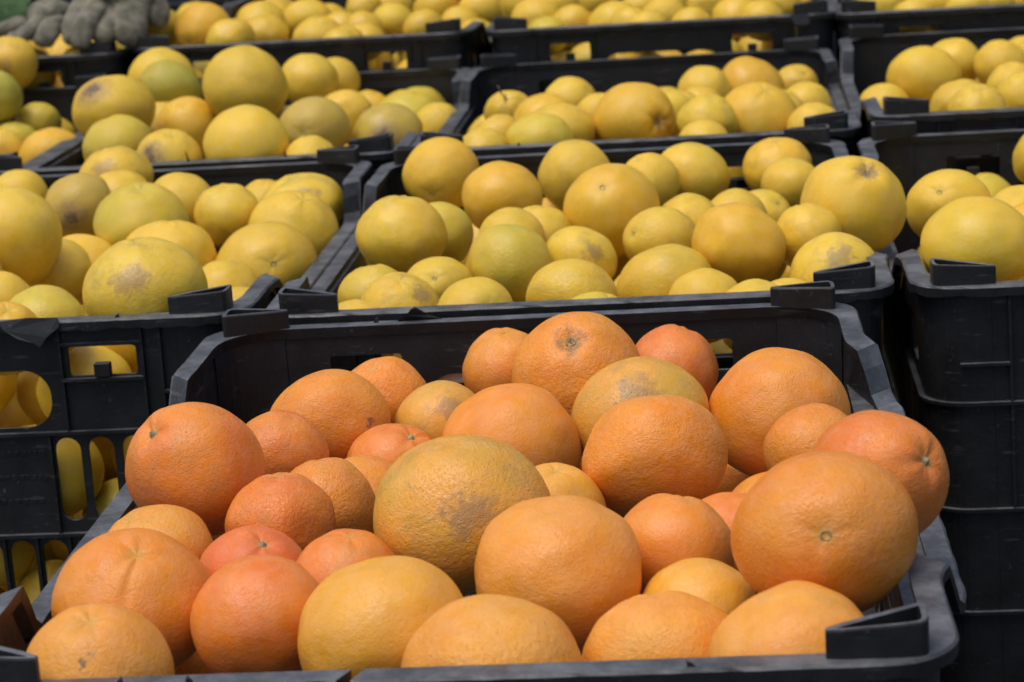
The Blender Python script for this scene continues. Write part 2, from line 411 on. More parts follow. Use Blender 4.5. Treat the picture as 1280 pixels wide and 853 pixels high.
# faint raised lettering field on the end wall (illegible in the photograph): worn bars only
lt = []
rr = random.Random(8)
for row in range(3):
    x = W / 2 - .055
    while x < W / 2 + .055:
        w_ = rr.uniform(.002, .0045); h_ = rr.uniform(.0022, .0035); z = -.088 - row * .0165
        lt.append((x, x + w_, XW - TW / 2 - .0004, XW - TW / 2 + .001, z - h_, z)); x += w_ + rr.uniform(.0008, .0022)
ME['letters'] = box_mesh('worn_relief', lt)

RIMS = {}
def make_crate(key, label, bl=.004, br=.006):
    X, Y_, Z, t = CRATES[key]
    root = empty('crate', (X, Y_, Z - H), t)
    tag(root, label, 'crate', 'black plastic fruit crates')
    def add(nm, me): 
        o = bpy.data.objects.new(nm, me); link(o, root); return o
    add('rim', make_rim('rim', bl, br, hash(key) % 97, gap=(key == (0, 0))))
    add('end_wall', ME['end_front']); add('end_wall', ME['end_back'])
    for r_, a in ((0, bl), (1, br)):
        kk = ('side', r_, a)
        if kk not in ME: ME[kk] = side_mesh(r_, a)
        add('side_wall', ME[kk])
    for c in CORN: add('corner_post', ME[('post',) + c]); add('stacking_peg', ME[('peg',) + c])
    for i in range(4): add('horizontal_rib', ME['ring', i])
    if key in ((0, 0), (-1, 1), (0, 1), (1, 1)):
        for nm, me in BITS: add(nm, me)
    else: add('small_ribs', BITS_ALL)['kind'] = 'stuff'        # too far away to pick apart
    add('floor_panel', ME['floor'])
    if key == (-1, 1): add('worn_relief', ME['letters'])['kind'] = 'stuff'
    return root
CL = {(0, 0): 'nearest black plastic crate, full of oranges', (0, 1): 'black crate of yellow grapefruits directly behind the orange crate',
      (-1, 1): 'black crate at left edge, its slotted end facing out, yellow grapefruits on top', (1, 1): 'black crate at right edge with tall ribbed corner, beside the orange crate',
      (0, 2): 'middle black crate of the third row, dry twig on its left fruit', (-1, 2): 'left black crate of the third row, holding a large dull green grapefruit',
      (-2, 2): 'third-row black crate cut off by the left edge, below the gloves', (1, 2): 'third-row black crate cut off by the right edge',
      (0, 3): 'raised middle black crate of the back row at the top', (-1, 3): 'raised back-row black crate just right of the gloves',
      (1, 3): 'raised back-row black crate at the top right corner', (-2, 3): 'raised back-row black crate under the work gloves at top left'}
BUL = {(0, 0): (.004, .017), (0, 1): (.004, .008), (1, 1): (.008, .008)}
CR = {k: make_crate(k, CL[k], *BUL.get(k, (.005, .006))) for k in CRATES}

# burrs, torn flashing and pegs of moulding on the rims (parts of their crates)
def spike(key, x, y, h, lean, w=.0016):
    V = [(x - w, y, -.001), (x + w, y, -.001), (x + w * .6, y + w * 1.4, -.001), (x - w * .6, y + w * 1.4, -.001),
         (x - w * .5 + lean * .6, y, h * .6), (x + w * .5 + lean * .6, y, h * .6), (x + lean * .6, y + w, h * .62), (x + lean, y + w * .3, h)]
    Fc = [(0, 1, 5, 4), (1, 2, 6, 5), (2, 3, 6), (3, 0, 4, 6), (4, 5, 7), (5, 6, 7), (6, 4, 7), (0, 3, 2, 1)]
    z0 = rim_z(y)
    mesh_obj('burr', [place((a, b, c + z0)) for a, b, c in V], Fc, PL, CR[key])
for k, x, y, h, l in (((-1, 1), .205, .003, .012, -.008), ((-1, 1), .315, .004, .003, .002), ((0, 1), .040 + .06, .004, .002, 0), ((0, 0), .105, D - .006, .004, .001),
                      ((-1, 2), .205, .003, .011, -.003), ((-1, 2), .292, .004, .0055, .001), ((-1, 2), .347, .004, .0055, .002), ((0, 0), .083, .003, .004, .001),
                      ((0, 0), .11, .004, .003, -.001), ((0, 0), .300, .003, .003, -.003), ((0, 2), .10, .004, .003, 0), ((1, 2), .19, .004, .006, .002), ((-1, 1), .23, .004, .002, 0)):
    spike(k, x, y, h, l, .0013 if h > .004 else .002)
def flap(key, pts, th=.0012):
    n = len(pts); V = [place(p_) for p_ in pts] + [place((p_[0], p_[1] + th, p_[2] - th * .6)) for p_ in pts]
    Fc = [tuple(range(n)), tuple(range(2 * n - 1, n - 1, -1))] + [(i, (i + 1) % n, n + (i + 1) % n, n + i) for i in range(n)]
    mesh_obj('torn_flap', V, Fc, PL, CR[key])
flap((-1, 1), [(.238, -.0005, .0015), (.258, -.001, .0035), (.278, -.0005, .0025), (.279, -.002, -.003), (.271, -.005, -.009), (.266, -.006, -.0155), (.262, -.0055, -.0125), (.252, -.005, -.0095), (.243, -.003, -.004)])
flap((0, 0), [(.118, D - .004, 0), (.124, D - .007, .004), (.128, D - .009, .0085), (.131, D - .0075, .009), (.138, D - .004, .0035), (.147, D - .003, 0)])
flap((0, 3), [(.345, -.001, .001), (.365, -.001, .001), (.367, -.004, -.010), (.36, -.004, -.013), (.35, -.004, -.011)])
# splintered left rim of the front crate
for y0 in (.235, .262, .330, .352):
    z0 = -DIP
    flap((0, 0), [(.0135, y0, z0 - .001), (.0150, y0 + .006, z0 + .003 + .02 * (y0 - .23)), (.0165, y0 + .010, z0 + .006), (.0150, y0 + .013, z0 + .002), (.0170, y0 + .020, z0 - .004), (.0150, y0 + .024, z0 - .009), (.0140, y0 + .012, z0 - .008)])
# white strip added to stand in for a highlight behind the rear handle hole
o = boxes('glint_strip', [(.12 - W / 2, .25 - W / 2, .6005 - D / 2, .6030 - D / 2, -.0415, -.0350)], WHITE, bevel=.0006)
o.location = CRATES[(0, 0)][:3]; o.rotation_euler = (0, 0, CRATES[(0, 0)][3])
tag(o, 'thin white strip, an added highlight in the rear handle hole of the orange crate', 'highlight strip')

# ---------------------------------------------------------------- fruit
# crate, x, y, z, radius, flattening, colour class, feature, feature direction, label
FRUIT = [
    ((0, 0), 0.0454, 0.2788, -0.0001, 0.0344, 0.94, 'r', 'stem', (-0.473, -0.491, 0.732), 'large red-orange orange against the left wall of the front crate'),
    ((0, 0), 0.0719, 0.3541, -0.016, 0.0249, 0.96, 'r', '', None, 'red-orange orange mostly hidden behind the large one at the left wall'),
    ((0, 0), 0.0842, 0.4229, -0.0187, 0.0349, 0.84, 'o', 'spot', (0.803, -0.577, 0.149), 'tall orange standing alone at the left rear, small dark spot on its right'),
    ((0, 0), 0.1065, 0.4792, -0.0208, 0.0256, 0.96, 'o', '', None, 'orange touching the rear wall, behind the tall one at left rear'),
    ((0, 0), 0.1444, 0.4405, -0.0266, 0.0259, 0.96, 'm', 'blot', (0.364, -0.718, 0.593), 'yellowish orange with a grey blotch, left of the rear centre'),
    ((0, 0), 0.1262, 0.3825, -0.0349, 0.0265, 0.97, 'r', 'stem', (0.478, -0.25, 0.842), 'red-orange orange with green stem button, near the rear left of centre'),
    ((0, 0), 0.1714, 0.5279, -0.0184, 0.0252, 1, 'o', '', None, 'half-hidden orange left of the topmost one with the dried calyx'),
    ((0, 0), 0.2179, 0.4864, -0.0122, 0.0374, 0.92, 'o', 'calyx', (-0.025, -0.623, 0.782), 'topmost orange of the pile with a dried brown calyx on top'),
    ((0, 0), 0.2699, 0.5235, -0.0213, 0.0268, 1, 'r', '', None, 'half-hidden red-orange orange right of the topmost one with the calyx'),
    ((0, 0), 0.2566, 0.4237, -0.0221, 0.0379, 0.89, 'm', 'blot', (0.019, -0.755, 0.655), 'large green-yellow mottled orange with round grey blotch, below the topmost'),
    ((0, 0), 0.188, 0.3952, -0.0283, 0.0378, 0.92, 'o', '', None, 'pale smooth orange in the pile centre, below the topmost calyx orange'),
    ((0, 0), 0.2723, 0.2912, -0.0045, 0.0355, 0.84, 'o', '', None, 'large deep orange right of centre, in front of the green mottled one'),
    ((0, 0), 0.3321, 0.4363, -0.025, 0.038, 0.94, 'o', '', None, 'large deep orange at the rear right, against the right side'),
    ((0, 0), 0.3499, 0.3303, -0.0158, 0.0251, 0.95, 'o', '', None, 'half-hidden orange peeping out behind the creased one at the right wall'),
    ((0, 0), 0.3756, 0.1693, 0.0191, 0.0307, 0.94, 'r', 'stem', (0.686, -0.591, 0.425), 'red-orange orange with pale stem scar and crease at the right wall'),
    ((0, 0), 0.3513, 0.1067, 0.0152, 0.0377, 0.84, 'o', 'dot', (0.008, -0.954, 0.3), 'biggest orange, at lower right, with a small navel dot facing out'),
    ((0, 0), 0.1084, 0.2828, -0.0239, 0.0253, 1, 'o', '', None, 'small sliver of orange just behind the ribbed ones left of centre'),
    ((0, 0), 0.0956, 0.2348, -0.015, 0.0263, 0.91, 'r', '', None, 'reddish orange in front of the large red one at the left wall'),
    ((0, 0), 0.1181, 0.3309, -0.038, 0.0268, 0.97, 'o', '', None, 'upright orange left of the brown-green mottled one at the centre'),
    ((0, 0), 0.187, 0.2101, -0.0045, 0.041, 0.84, 'm', 'mott', (0.253, -0.917, 0.307), 'large brown-green mottled orange in the middle of the pile'),
    ((0, 0), 0.0932, 0.1847, -0.0239, 0.0257, 0.84, 'rr', 'stem', (0.344, -0.365, 0.865), 'strongly red orange with pale stem button, low at left of centre'),
    ((0, 0), 0.14, 0.1676, -0.0205, 0.0253, 0.84, 'r', '', None, 'plain small orange wedged below left of the brown-green mottled one'),
    ((0, 0), 0.2239, 0.2609, -0.0229, 0.0254, 0.95, 'y', '', None, 'yellow-orange fruit peeping out right of the brown-green mottled one'),
    ((0, 0), 0.3096, 0.2319, -0.0322, 0.0259, 1, 'r', '', None, 'orange deep in the gap left of the biggest navel-dotted one'),
    ((0, 0), 0.2849, 0.1878, -0.0182, 0.0275, 0.94, 'o', '', None, 'orange between the large centre front one and the biggest one'),
    ((0, 0), 0.2372, 0.1442, -0.0122, 0.0378, 0.84, 'a', '', None, 'large round orange at front centre, right above the front row'),
    ((0, 0), 0.2972, 0.1348, -0.0278, 0.0259, 0.85, 'y', '', None, 'yellow-tinted orange just left below the biggest one with the navel'),
    ((0, 0), 0.0414, 0.2072, -0.0221, 0.0284, 0.84, 'a', '', None, 'pale orange behind the one with a vertical crease at left'),
    ((0, 0), 0.048, 0.1439, -0.021, 0.0359, 0.85, 'o', 'crease', (0.233, -0.375, 0.897), 'large orange with a vertical crease, second row up at the left'),
    ((0, 0), 0.1097, 0.1219, -0.0229, 0.0305, 0.93, 'r', '', None, 'deep orange at front left, right of the creased one'),
    ((0, 0), 0.064, 0.0324, -0.0108, 0.0299, 0.9, 'a', 'spot', (0.112, -0.812, 0.573), 'pale orange with a short brown scratch in the front left corner'),
    ((0, 0), 0.168, 0.0926, -0.0175, 0.036, 0.85, 'y', '', None, 'large yellow-orange fruit at front, left of centre'),
    ((0, 0), 0.22, 0.0441, -0.0204, 0.0363, 0.91, 'a', '', None, 'pale orange pressed against the front rim at the centre'),
    ((0, 0), 0.2844, 0.0788, -0.0281, 0.0325, 0.86, 'a', '', None, 'orange on the front rim right of centre, beneath the yellow-tinted one'),
    ((0, 0), 0.3392, 0.0455, -0.0169, 0.0336, 0.89, 'a', '', None, 'orange at the front right corner, touching the front right peg'),
    ((0, 1), 0.0499, 1.1384, -0.0002, 0.0326, 0.92, 'a', 'dot', (-0.125, -0.928, -0.352), 'deep yellow grapefruit, leftmost at rear in crate directly behind the oranges'),
    ((0, 1), 0.1164, 1.0125, -0.0007, 0.0324, 0.88, 'a', '', None, 'deep yellow grapefruit, second from left at rear in crate directly behind the oranges'),
    ((0, 1), 0.1658, 1.1214, -0.0039, 0.0308, 0.98, 'y', '', None, 'yellow grapefruit, third from left at rear in crate directly behind the oranges'),
    ((0, 1), 0.2091, 0.9182, 0.0027, 0.0359, 1, 'a', 'dot', (-0.095, -0.758, 0.646), 'deep yellow grapefruit, fourth from left at rear in crate directly behind the oranges'),
    ((0, 1), 0.229, 1.0831, -0.0063, 0.0246, 0.97, 'y', '', None, 'yellow grapefruit, fifth from left at rear in crate directly behind the oranges'),
    ((0, 1), 0.0588, 0.8635, 0.0017, 0.0335, 0.84, 'y', '', None, 'yellow grapefruit, leftmost midway in crate directly behind the oranges'),
    ((0, 1), 0.0771, 0.9345, -0.0124, 0.025, 1, 'g', '', None, 'greenish yellow grapefruit, second from left midway in crate directly behind the oranges'),
    ((0, 1), 0.1419, 0.8455, -0.0035, 0.025, 0.98, 'y', '', None, 'yellow grapefruit, fourth from left midway in crate directly behind the oranges'),
    ((0, 1), 0.1466, 0.7884, -0.0081, 0.0297, 0.94, 'g2', '', None, 'olive-tinged yellow grapefruit, third from left midway in crate directly behind the oranges'),
    ((0, 1), 0.1575, 0.8912, -0.0094, 0.0246, 0.94, 'y', '', None, 'yellow grapefruit, fifth from left midway in crate directly behind the oranges'),
    ((0, 1), 0.194, 0.8178, -0.0117, 0.0257, 0.84, 'y', 'mott', (0.499, -0.776, 0.386), 'yellow grapefruit with faint marks, sixth from left midway in crate directly behind the oranges'),
    ((0, 1), 0.0586, 0.7346, -0.0153, 0.0251, 0.84, 'g', '', None, 'greenish yellow grapefruit, second from left at front in crate directly behind the oranges'),
    ((0, 1), 0.0977, 0.7648, -0.0191, 0.0255, 0.84, 'y', 'dot', (0.069, -0.857, 0.511), 'yellow grapefruit, fourth from left at front in crate directly behind the oranges'),
    ((0, 1), 0.0833, 0.6892, -0.0148, 0.0266, 0.84, 'y', 'mott', (0.659, -0.507, 0.556), 'yellow grapefruit with faint marks, third from left at front in crate directly behind the oranges'),
    ((0, 1), 0.1375, 0.6546, -0.0116, 0.0259, 0.84, 'y', 'dot', (0.498, -0.786, 0.365), 'yellow grapefruit, fifth from left at front in crate directly behind the oranges'),
    ((0, 1), 0.197, 0.6982, -0.0133, 0.0301, 0.84, 'y', '', None, 'yellow grapefruit, sixth from left at front in crate directly behind the oranges'),
    ((0, 1), 0.216, 0.6479, -0.024, 0.0255, 0.92, 'g', '', None, 'greenish yellow grapefruit, seventh from left at front in crate directly behind the oranges'),
    ((0, 1), 0.257, 0.7356, -0.0164, 0.0328, 0.84, 'y', '', None, 'yellow grapefruit, eighth from left at front in crate directly behind the oranges'),
    ((0, 1), 0.2492, 0.853, -0.009, 0.0278, 0.84, 'y', 'dot', (-0.692, -0.623, 0.364), 'yellow grapefruit, seventh from left midway in crate directly behind the oranges'),
    ((0, 1), 0.2665, 0.9281, -0.0135, 0.025, 0.94, 'y', '', None, 'yellow grapefruit, sixth from left at rear in crate directly behind the oranges'),
    ((0, 1), 0.2624, 1.1281, -0.0095, 0.0314, 0.84, 'y', '', None, 'yellow grapefruit, seventh from left at rear in crate directly behind the oranges'),
    ((0, 1), 0.3326, 1.1369, -0.0075, 0.0288, 0.84, 'a', '', None, 'deep yellow grapefruit, ninth from left at rear in crate directly behind the oranges'),
    ((0, 1), 0.3439, 1.0769, -0.0122, 0.0254, 0.85, 'y', '', None, 'yellow grapefruit, tenth from left at rear in crate directly behind the oranges'),
    ((0, 1), 0.3065, 0.7714, 0.0022, 0.0323, 0.84, 'a', '', None, 'deep yellow grapefruit, eighth from left midway in crate directly behind the oranges'),
    ((0, 1), 0.318, 1.0094, -0.0282, 0.0265, 0.95, 'y', 'dot', (0.564, -0.515, 0.646), 'yellow grapefruit, ninth from left midway in crate directly behind the oranges'),
    ((0, 1), 0.3534, 0.8002, 0.0, 0.024, 0.97, 'y', '', None, 'yellow grapefruit, tenth from left midway in crate directly behind the oranges'),
    ((0, 1), 0.386, 0.8495, 0.0119, 0.0374, 0.93, 'y', 'calyx', (0.318, -0.517, 0.795), 'yellow grapefruit with dried calyx, eleventh from left at rear in crate directly behind the oranges'),
    ((0, 1), 0.3696, 0.7324, -0.0104, 0.0293, 0.84, 'y', 'mott', (0.126, -0.764, 0.633), 'yellow grapefruit with faint marks, eleventh from left midway in crate directly behind the oranges'),
    ((0, 1), 0.3175, 0.6495, -0.0201, 0.0251, 0.97, 'y', '', None, 'yellow grapefruit, tenth from left at front in crate directly behind the oranges'),
    ((0, 1), 0.2851, 0.6863, -0.0194, 0.0251, 0.97, 'y', '', None, 'yellow grapefruit, ninth from left at front in crate directly behind the oranges'),
    ((0, 1), 0.338, 0.6936, -0.0306, 0.0257, 0.96, 'y', '', None, 'yellow grapefruit, eleventh from left at front in crate directly behind the oranges'),
    ((0, 1), 0.3004, 0.9631, -0.0182, 0.025, 1, 'y', '', None, 'yellow grapefruit, eighth from left at rear in crate directly behind the oranges'),
    ((0, 1), 0.061, 0.6434, -0.0237, 0.0252, 1, 'y', '', None, 'yellow grapefruit, leftmost at front in crate directly behind the oranges'),
    ((-1, 1), -0.2233, 0.8298, 0.0193, 0.0369, 0.97, 'y', '', None, 'yellow grapefruit, leftmost midway in second-row crate at left'),
    ((-1, 1), -0.3286, 1.17, -0.0097, 0.0263, 0.95, 'y', '', None, 'yellow grapefruit, leftmost at rear in second-row crate at left'),
    ((-1, 1), -0.2407, 1.054, 0.0009, 0.0299, 0.89, 'm2', 'scar', (0.051, -0.991, -0.127), 'mottled yellow grapefruit with brown scar, second from left at rear in second-row crate at left'),
    ((-1, 1), -0.2395, 1.166, 0.0033, 0.0329, 0.84, 'y', 'mott', (-0.098, -0.841, 0.532), 'yellow grapefruit with faint marks, third from left at rear in second-row crate at left'),
    ((-1, 1), -0.2206, 1.1071, -0.0044, 0.028, 0.9, 'y', '', None, 'yellow grapefruit, fourth from left at rear in second-row crate at left'),
    ((-1, 1), -0.1689, 0.9828, -0.0045, 0.0375, 0.84, 'g2', '', None, 'olive-tinged yellow grapefruit, third from left midway in second-row crate at left'),
    ((-1, 1), -0.165, 1.0999, -0.0076, 0.0285, 0.86, 'y', '', None, 'yellow grapefruit, fifth from left at rear in second-row crate at left'),
    ((-1, 1), -0.1164, 1.0562, -0.013, 0.0278, 0.93, 'y', '', None, 'yellow grapefruit, fifth from left midway in second-row crate at left'),
    ((-1, 1), -0.1065, 1.1524, -0.0269, 0.0257, 1, 'y', '', None, 'yellow grapefruit, sixth from left at rear in second-row crate at left'),
    ((-1, 1), -0.0647, 1.1063, -0.0214, 0.037, 0.84, 'y', 'mott', (0.272, -0.763, 0.586), 'yellow grapefruit with faint marks, seventh from left at rear in second-row crate at left'),
    ((-1, 1), -0.0572, 1.0331, -0.0244, 0.0376, 0.84, 'y', '', None, 'yellow grapefruit, seventh from left midway in second-row crate at left'),
    ((-1, 1), -0.1301, 0.9131, -0.0194, 0.0361, 0.84, 'y', '', None, 'yellow grapefruit, fourth from left midway in second-row crate at left'),
    ((-1, 1), -0.06, 0.7969, -0.0217, 0.0251, 0.92, 'y', '', None, 'yellow grapefruit, seventh from left at front in second-row crate at left'),
    ((-1, 1), -0.056, 0.9128, -0.0292, 0.0396, 0.84, 'y', 'dot', (0.366, -0.891, 0.268), 'yellow grapefruit, sixth from left midway in second-row crate at left'),
    ((-1, 1), -0.207, 0.8764, -0.0171, 0.0255, 0.97, 'y', '', None, 'yellow grapefruit, second from left midway in second-row crate at left'),
    ((-1, 1), -0.2061, 0.9312, -0.0276, 0.0312, 0.84, 'y', '', None, 'yellow grapefruit, fifth from left at front in second-row crate at left'),
    ((-1, 1), -0.0812, 0.6649, 0.0097, 0.0404, 0.84, 'y', 'mott', (0.008, -0.895, 0.447), 'yellow grapefruit with faint marks, sixth from left at front in second-row crate at left'),
    ((-1, 1), -0.2061, 0.7382, -0.0115, 0.0248, 0.94, 'y', '', None, 'yellow grapefruit, second from left at front in second-row crate at left'),
    ((-1, 1), -0.1725, 0.647, -0.0154, 0.0248, 0.96, 'a', '', None, 'deep yellow grapefruit, third from left at front in second-row crate at left'),
    ((-1, 1), -0.1642, 0.7006, -0.0172, 0.0284, 0.84, 'g', '', None, 'greenish yellow grapefruit, fourth from left at front in second-row crate at left'),
    ((-1, 1), -0.0404, 0.7513, -0.0333, 0.0262, 0.93, 'y', '', None, 'yellow grapefruit, eighth from left at front in second-row crate at left'),
    ((-1, 1), -0.2386, 0.7722, 0.006, 0.0252, 0.89, 'y', '', None, 'yellow grapefruit, leftmost at front in second-row crate at left'),
    ((-1, 2), -0.3092, 1.4233, 0.0294, 0.0407, 0.85, 'y', 'scar', (-0.331, -0.652, 0.682), 'yellow grapefruit with brown scar, leftmost midway in third-row left crate'),
    ((-1, 2), -0.348, 1.7613, 0.0162, 0.0387, 0.91, 'y', '', None, 'yellow grapefruit, leftmost at rear in third-row left crate'),
    ((-1, 2), -0.3225, 1.6928, 0.0162, 0.0351, 0.84, 'gg', '', None, 'dull green grapefruit, second from left at rear in third-row left crate'),
    ((-1, 2), -0.1901, 1.4808, 0.04, 0.0422, 0.93, 'y', '', None, 'yellow grapefruit, third from left at rear in third-row left crate'),
    ((-1, 2), -0.1781, 1.7364, 0.011, 0.0329, 0.89, 'y', '', None, 'yellow grapefruit, fourth from left at rear in third-row left crate'),
    ((-1, 2), -0.1586, 1.7916, 0.0018, 0.0274, 0.97, 'y', '', None, 'yellow grapefruit, fifth from left at rear in third-row left crate'),
    ((-1, 2), -0.2533, 1.484, 0.0009, 0.0331, 0.88, 'a', '', None, 'deep yellow grapefruit, third from left at front in third-row left crate'),
    ((-1, 2), -0.3053, 1.5879, -0.0085, 0.0249, 0.92, 'y', '', None, 'yellow grapefruit, second from left midway in third-row left crate'),
    ((-1, 2), -0.2823, 1.3313, 0.0075, 0.034, 0.84, 'g', '', None, 'greenish yellow grapefruit, leftmost at front in third-row left crate'),
    ((-1, 2), -0.221, 1.2839, 0.0004, 0.0311, 0.84, 'y', 'scar', (-0.344, -0.853, 0.394), 'yellow grapefruit with brown scar, second from left at front in third-row left crate'),
    ((-1, 2), -0.1468, 1.276, 0.013, 0.0387, 0.84, 'y', '', None, 'yellow grapefruit, fourth from left at front in third-row left crate'),
    ((-1, 2), -0.1046, 1.3785, 0.0084, 0.0344, 0.84, 'm2', 'dot', (-0.113, -0.989, 0.092), 'mottled yellow grapefruit, sixth from left at front in third-row left crate'),
    ((-1, 2), -0.1034, 1.5316, -0.0021, 0.0295, 0.92, 'y', '', None, 'yellow grapefruit, third from left midway in third-row left crate'),
    ((-1, 2), -0.0872, 1.2669, -0.0027, 0.0246, 0.84, 'y', '', None, 'yellow grapefruit, fifth from left at front in third-row left crate'),
    ((-1, 2), -0.1181, 1.7619, -0.0334, 0.0268, 1, 'y', '', None, 'yellow grapefruit, sixth from left at rear in third-row left crate'),
    ((-1, 2), -0.0675, 1.7222, -0.0373, 0.0387, 0.84, 'g', '', None, 'greenish yellow grapefruit, fourth from left midway in third-row left crate'),
    ((-1, 2), -0.0651, 1.7907, -0.0369, 0.0309, 0.91, 'g', '', None, 'greenish yellow grapefruit, fifth from left midway in third-row left crate'),
    ((-1, 2), -0.0399, 1.4099, -0.0057, 0.0348, 0.84, 'm2', 'scar', (0.04, -0.98, 0.195), 'mottled yellow grapefruit with brown scar, seventh from left at front in third-row left crate'),
    ((-1, 2), -0.0286, 1.671, -0.0381, 0.0266, 1, 'y', '', None, 'yellow grapefruit, sixth from left midway in third-row left crate'),
    ((-2, 2), -0.5357, 1.802, 0.0394, 0.0314, 1, 'y', 'mott', (0.119, -0.991, 0.061), 'yellow grapefruit with faint marks, third from left at rear in third-row crate at left edge'),
    ((-2, 2), -0.5216, 1.701, 0.0143, 0.0286, 1, 'gg', '', None, 'dull green grapefruit, second from left at rear in third-row crate at left edge'),
    ((-2, 2), -0.4887, 1.7373, -0.0217, 0.0261, 0.89, 'g2', '', None, 'olive-tinged yellow grapefruit, third from left at front in third-row crate at left edge'),
    ((-2, 2), -0.5001, 1.6865, -0.0365, 0.0273, 0.9, 'g', '', None, 'greenish yellow grapefruit, second from left at front in third-row crate at left edge'),
    ((-2, 2), -0.4984, 1.6331, -0.0379, 0.0271, 0.96, 'y', '', None, 'yellow grapefruit, leftmost at front in third-row crate at left edge'),
    ((-2, 2), -0.4391, 1.6147, -0.0429, 0.0362, 0.84, 'a', '', None, 'deep yellow grapefruit, fourth from left at front in third-row crate at left edge'),
    ((-2, 2), -0.5564, 1.7452, 0.0386, 0.03, 0.94, 'y', '', None, 'yellow grapefruit, leftmost at rear in third-row crate at left edge'),
    ((0, 2), 0.1238, 1.5575, -0.0038, 0.0279, 0.94, 'y', '', None, 'yellow grapefruit, leftmost at rear in third-row middle crate'),
    ((0, 2), 0.1605, 1.4731, -0.0074, 0.0251, 0.97, 'y', '', None, 'yellow grapefruit, second from left midway in third-row middle crate'),
    ((0, 2), 0.2008, 1.368, 0.0045, 0.0388, 0.84, 'a', 'calyx', (0.633, -0.773, 0.047), 'deep yellow grapefruit with dried calyx, third from left midway in third-row middle crate'),
    ((0, 2), 0.0655, 1.5287, -0.0073, 0.0252, 0.84, 'y', 'twig', (-0.037, -0.707, 0.706), 'yellow grapefruit with dry twig, leftmost midway in third-row middle crate'),
    ((0, 2), 0.0755, 1.3372, -0.0027, 0.0247, 0.87, 'y', '', None, 'yellow grapefruit, second from left at front in third-row middle crate'),
    ((0, 2), 0.1109, 1.4195, -0.002, 0.0309, 0.88, 'a', '', None, 'deep yellow grapefruit, fourth from left at front in third-row middle crate'),
    ((0, 2), 0.1325, 1.3483, -0.0027, 0.0336, 0.84, 'y', '', None, 'yellow grapefruit, fifth from left at front in third-row middle crate'),
    ((0, 2), 0.1213, 1.2806, -0.0004, 0.0319, 0.84, 'g', '', None, 'greenish yellow grapefruit, third from left at front in third-row middle crate'),
    ((0, 2), 0.07, 1.2589, -0.0026, 0.0248, 0.84, 'y', '', None, 'yellow grapefruit, leftmost at front in third-row middle crate'),
    ((0, 2), 0.231, 1.4351, -0.0029, 0.0246, 0.96, 'y', '', None, 'yellow grapefruit, fourth from left midway in third-row middle crate'),
    ((0, 2), 0.2596, 1.587, -0.0024, 0.028, 0.94, 'y', '', None, 'yellow grapefruit, third from left at rear in third-row middle crate'),
    ((0, 2), 0.3059, 1.6319, -0.0067, 0.0358, 0.84, 'a', '', None, 'deep yellow grapefruit, fourth from left at rear in third-row middle crate'),
    ((0, 2), 0.3504, 1.6793, -0.0146, 0.0257, 0.84, 'y', 'dot', (0.404, -0.667, 0.626), 'yellow grapefruit, sixth from left at rear in third-row middle crate'),
    ((0, 2), 0.2566, 1.5329, -0.0146, 0.0256, 0.97, 'y', '', None, 'yellow grapefruit, second from left at rear in third-row middle crate'),
    ((0, 2), 0.2704, 1.324, 0.0062, 0.0279, 0.85, 'y', '', None, 'yellow grapefruit, sixth from left midway in third-row middle crate'),
    ((0, 2), 0.3161, 1.3695, -0.0013, 0.0379, 0.84, 'a', '', None, 'deep yellow grapefruit, seventh from left midway in third-row middle crate'),
    ((0, 2), 0.3608, 1.5001, -0.0094, 0.0252, 0.93, 'y', '', None, 'yellow grapefruit, seventh from left at rear in third-row middle crate'),
    ((0, 2), 0.366, 1.3299, -0.0057, 0.0249, 0.93, 'y', '', None, 'yellow grapefruit, seventh from left at front in third-row middle crate'),
    ((0, 2), 0.2678, 1.2654, -0.0075, 0.025, 0.97, 'y', '', None, 'yellow grapefruit, sixth from left at front in third-row middle crate'),
    ((0, 2), 0.2379, 1.4864, -0.0102, 0.0253, 0.94, 'y', '', None, 'yellow grapefruit, fifth from left midway in third-row middle crate'),
    ((0, 2), 0.3351, 1.4401, -0.0076, 0.025, 0.93, 'y', '', None, 'yellow grapefruit, fifth from left at rear in third-row middle crate'),
    ((1, 1), 0.4572, 0.913, -0.0049, 0.0312, 0.84, 'y', 'dot', (-0.264, -0.801, 0.538), 'yellow grapefruit, leftmost at rear in second-row crate at right edge'),
    ((1, 1), 0.4612, 0.7022, 0.0103, 0.0361, 0.84, 'y', '', None, 'yellow grapefruit, leftmost at front in second-row crate at right edge'),
    ((1, 1), 0.506, 0.8873, -0.0086, 0.0249, 0.88, 'y', '', None, 'yellow grapefruit, second from left at rear in second-row crate at right edge'),
    ((1, 1), 0.5099, 0.8323, -0.0134, 0.0251, 1, 'a', '', None, 'deep yellow grapefruit, second from left at front in second-row crate at right edge'),
    ((1, 1), 0.5509, 1.1303, -0.0078, 0.0277, 0.88, 'y', '', None, 'yellow grapefruit, third from left at rear in second-row crate at right edge'),
    ((1, 1), 0.5279, 0.7848, -0.006, 0.0267, 0.9, 'y', '', None, 'yellow grapefruit, third from left at front in second-row crate at right edge'),
    ((1, 2), 0.4814, 1.6041, -0.0019, 0.0383, 0.84, 'y', '', None, 'yellow grapefruit, leftmost at rear in third-row crate at right edge'),
    ((1, 2), 0.5136, 1.6622, 0.0038, 0.0293, 0.89, 'y', '', None, 'yellow grapefruit, second from left at rear in third-row crate at right edge'),
    ((1, 2), 0.5575, 1.6068, 0.0069, 0.027, 0.94, 'y', '', None, 'yellow grapefruit, third from left at rear in third-row crate at right edge'),
    ((1, 2), 0.4381, 1.563, -0.0258, 0.0269, 0.96, 'y', '', None, 'yellow grapefruit, leftmost at front in third-row crate at right edge'),
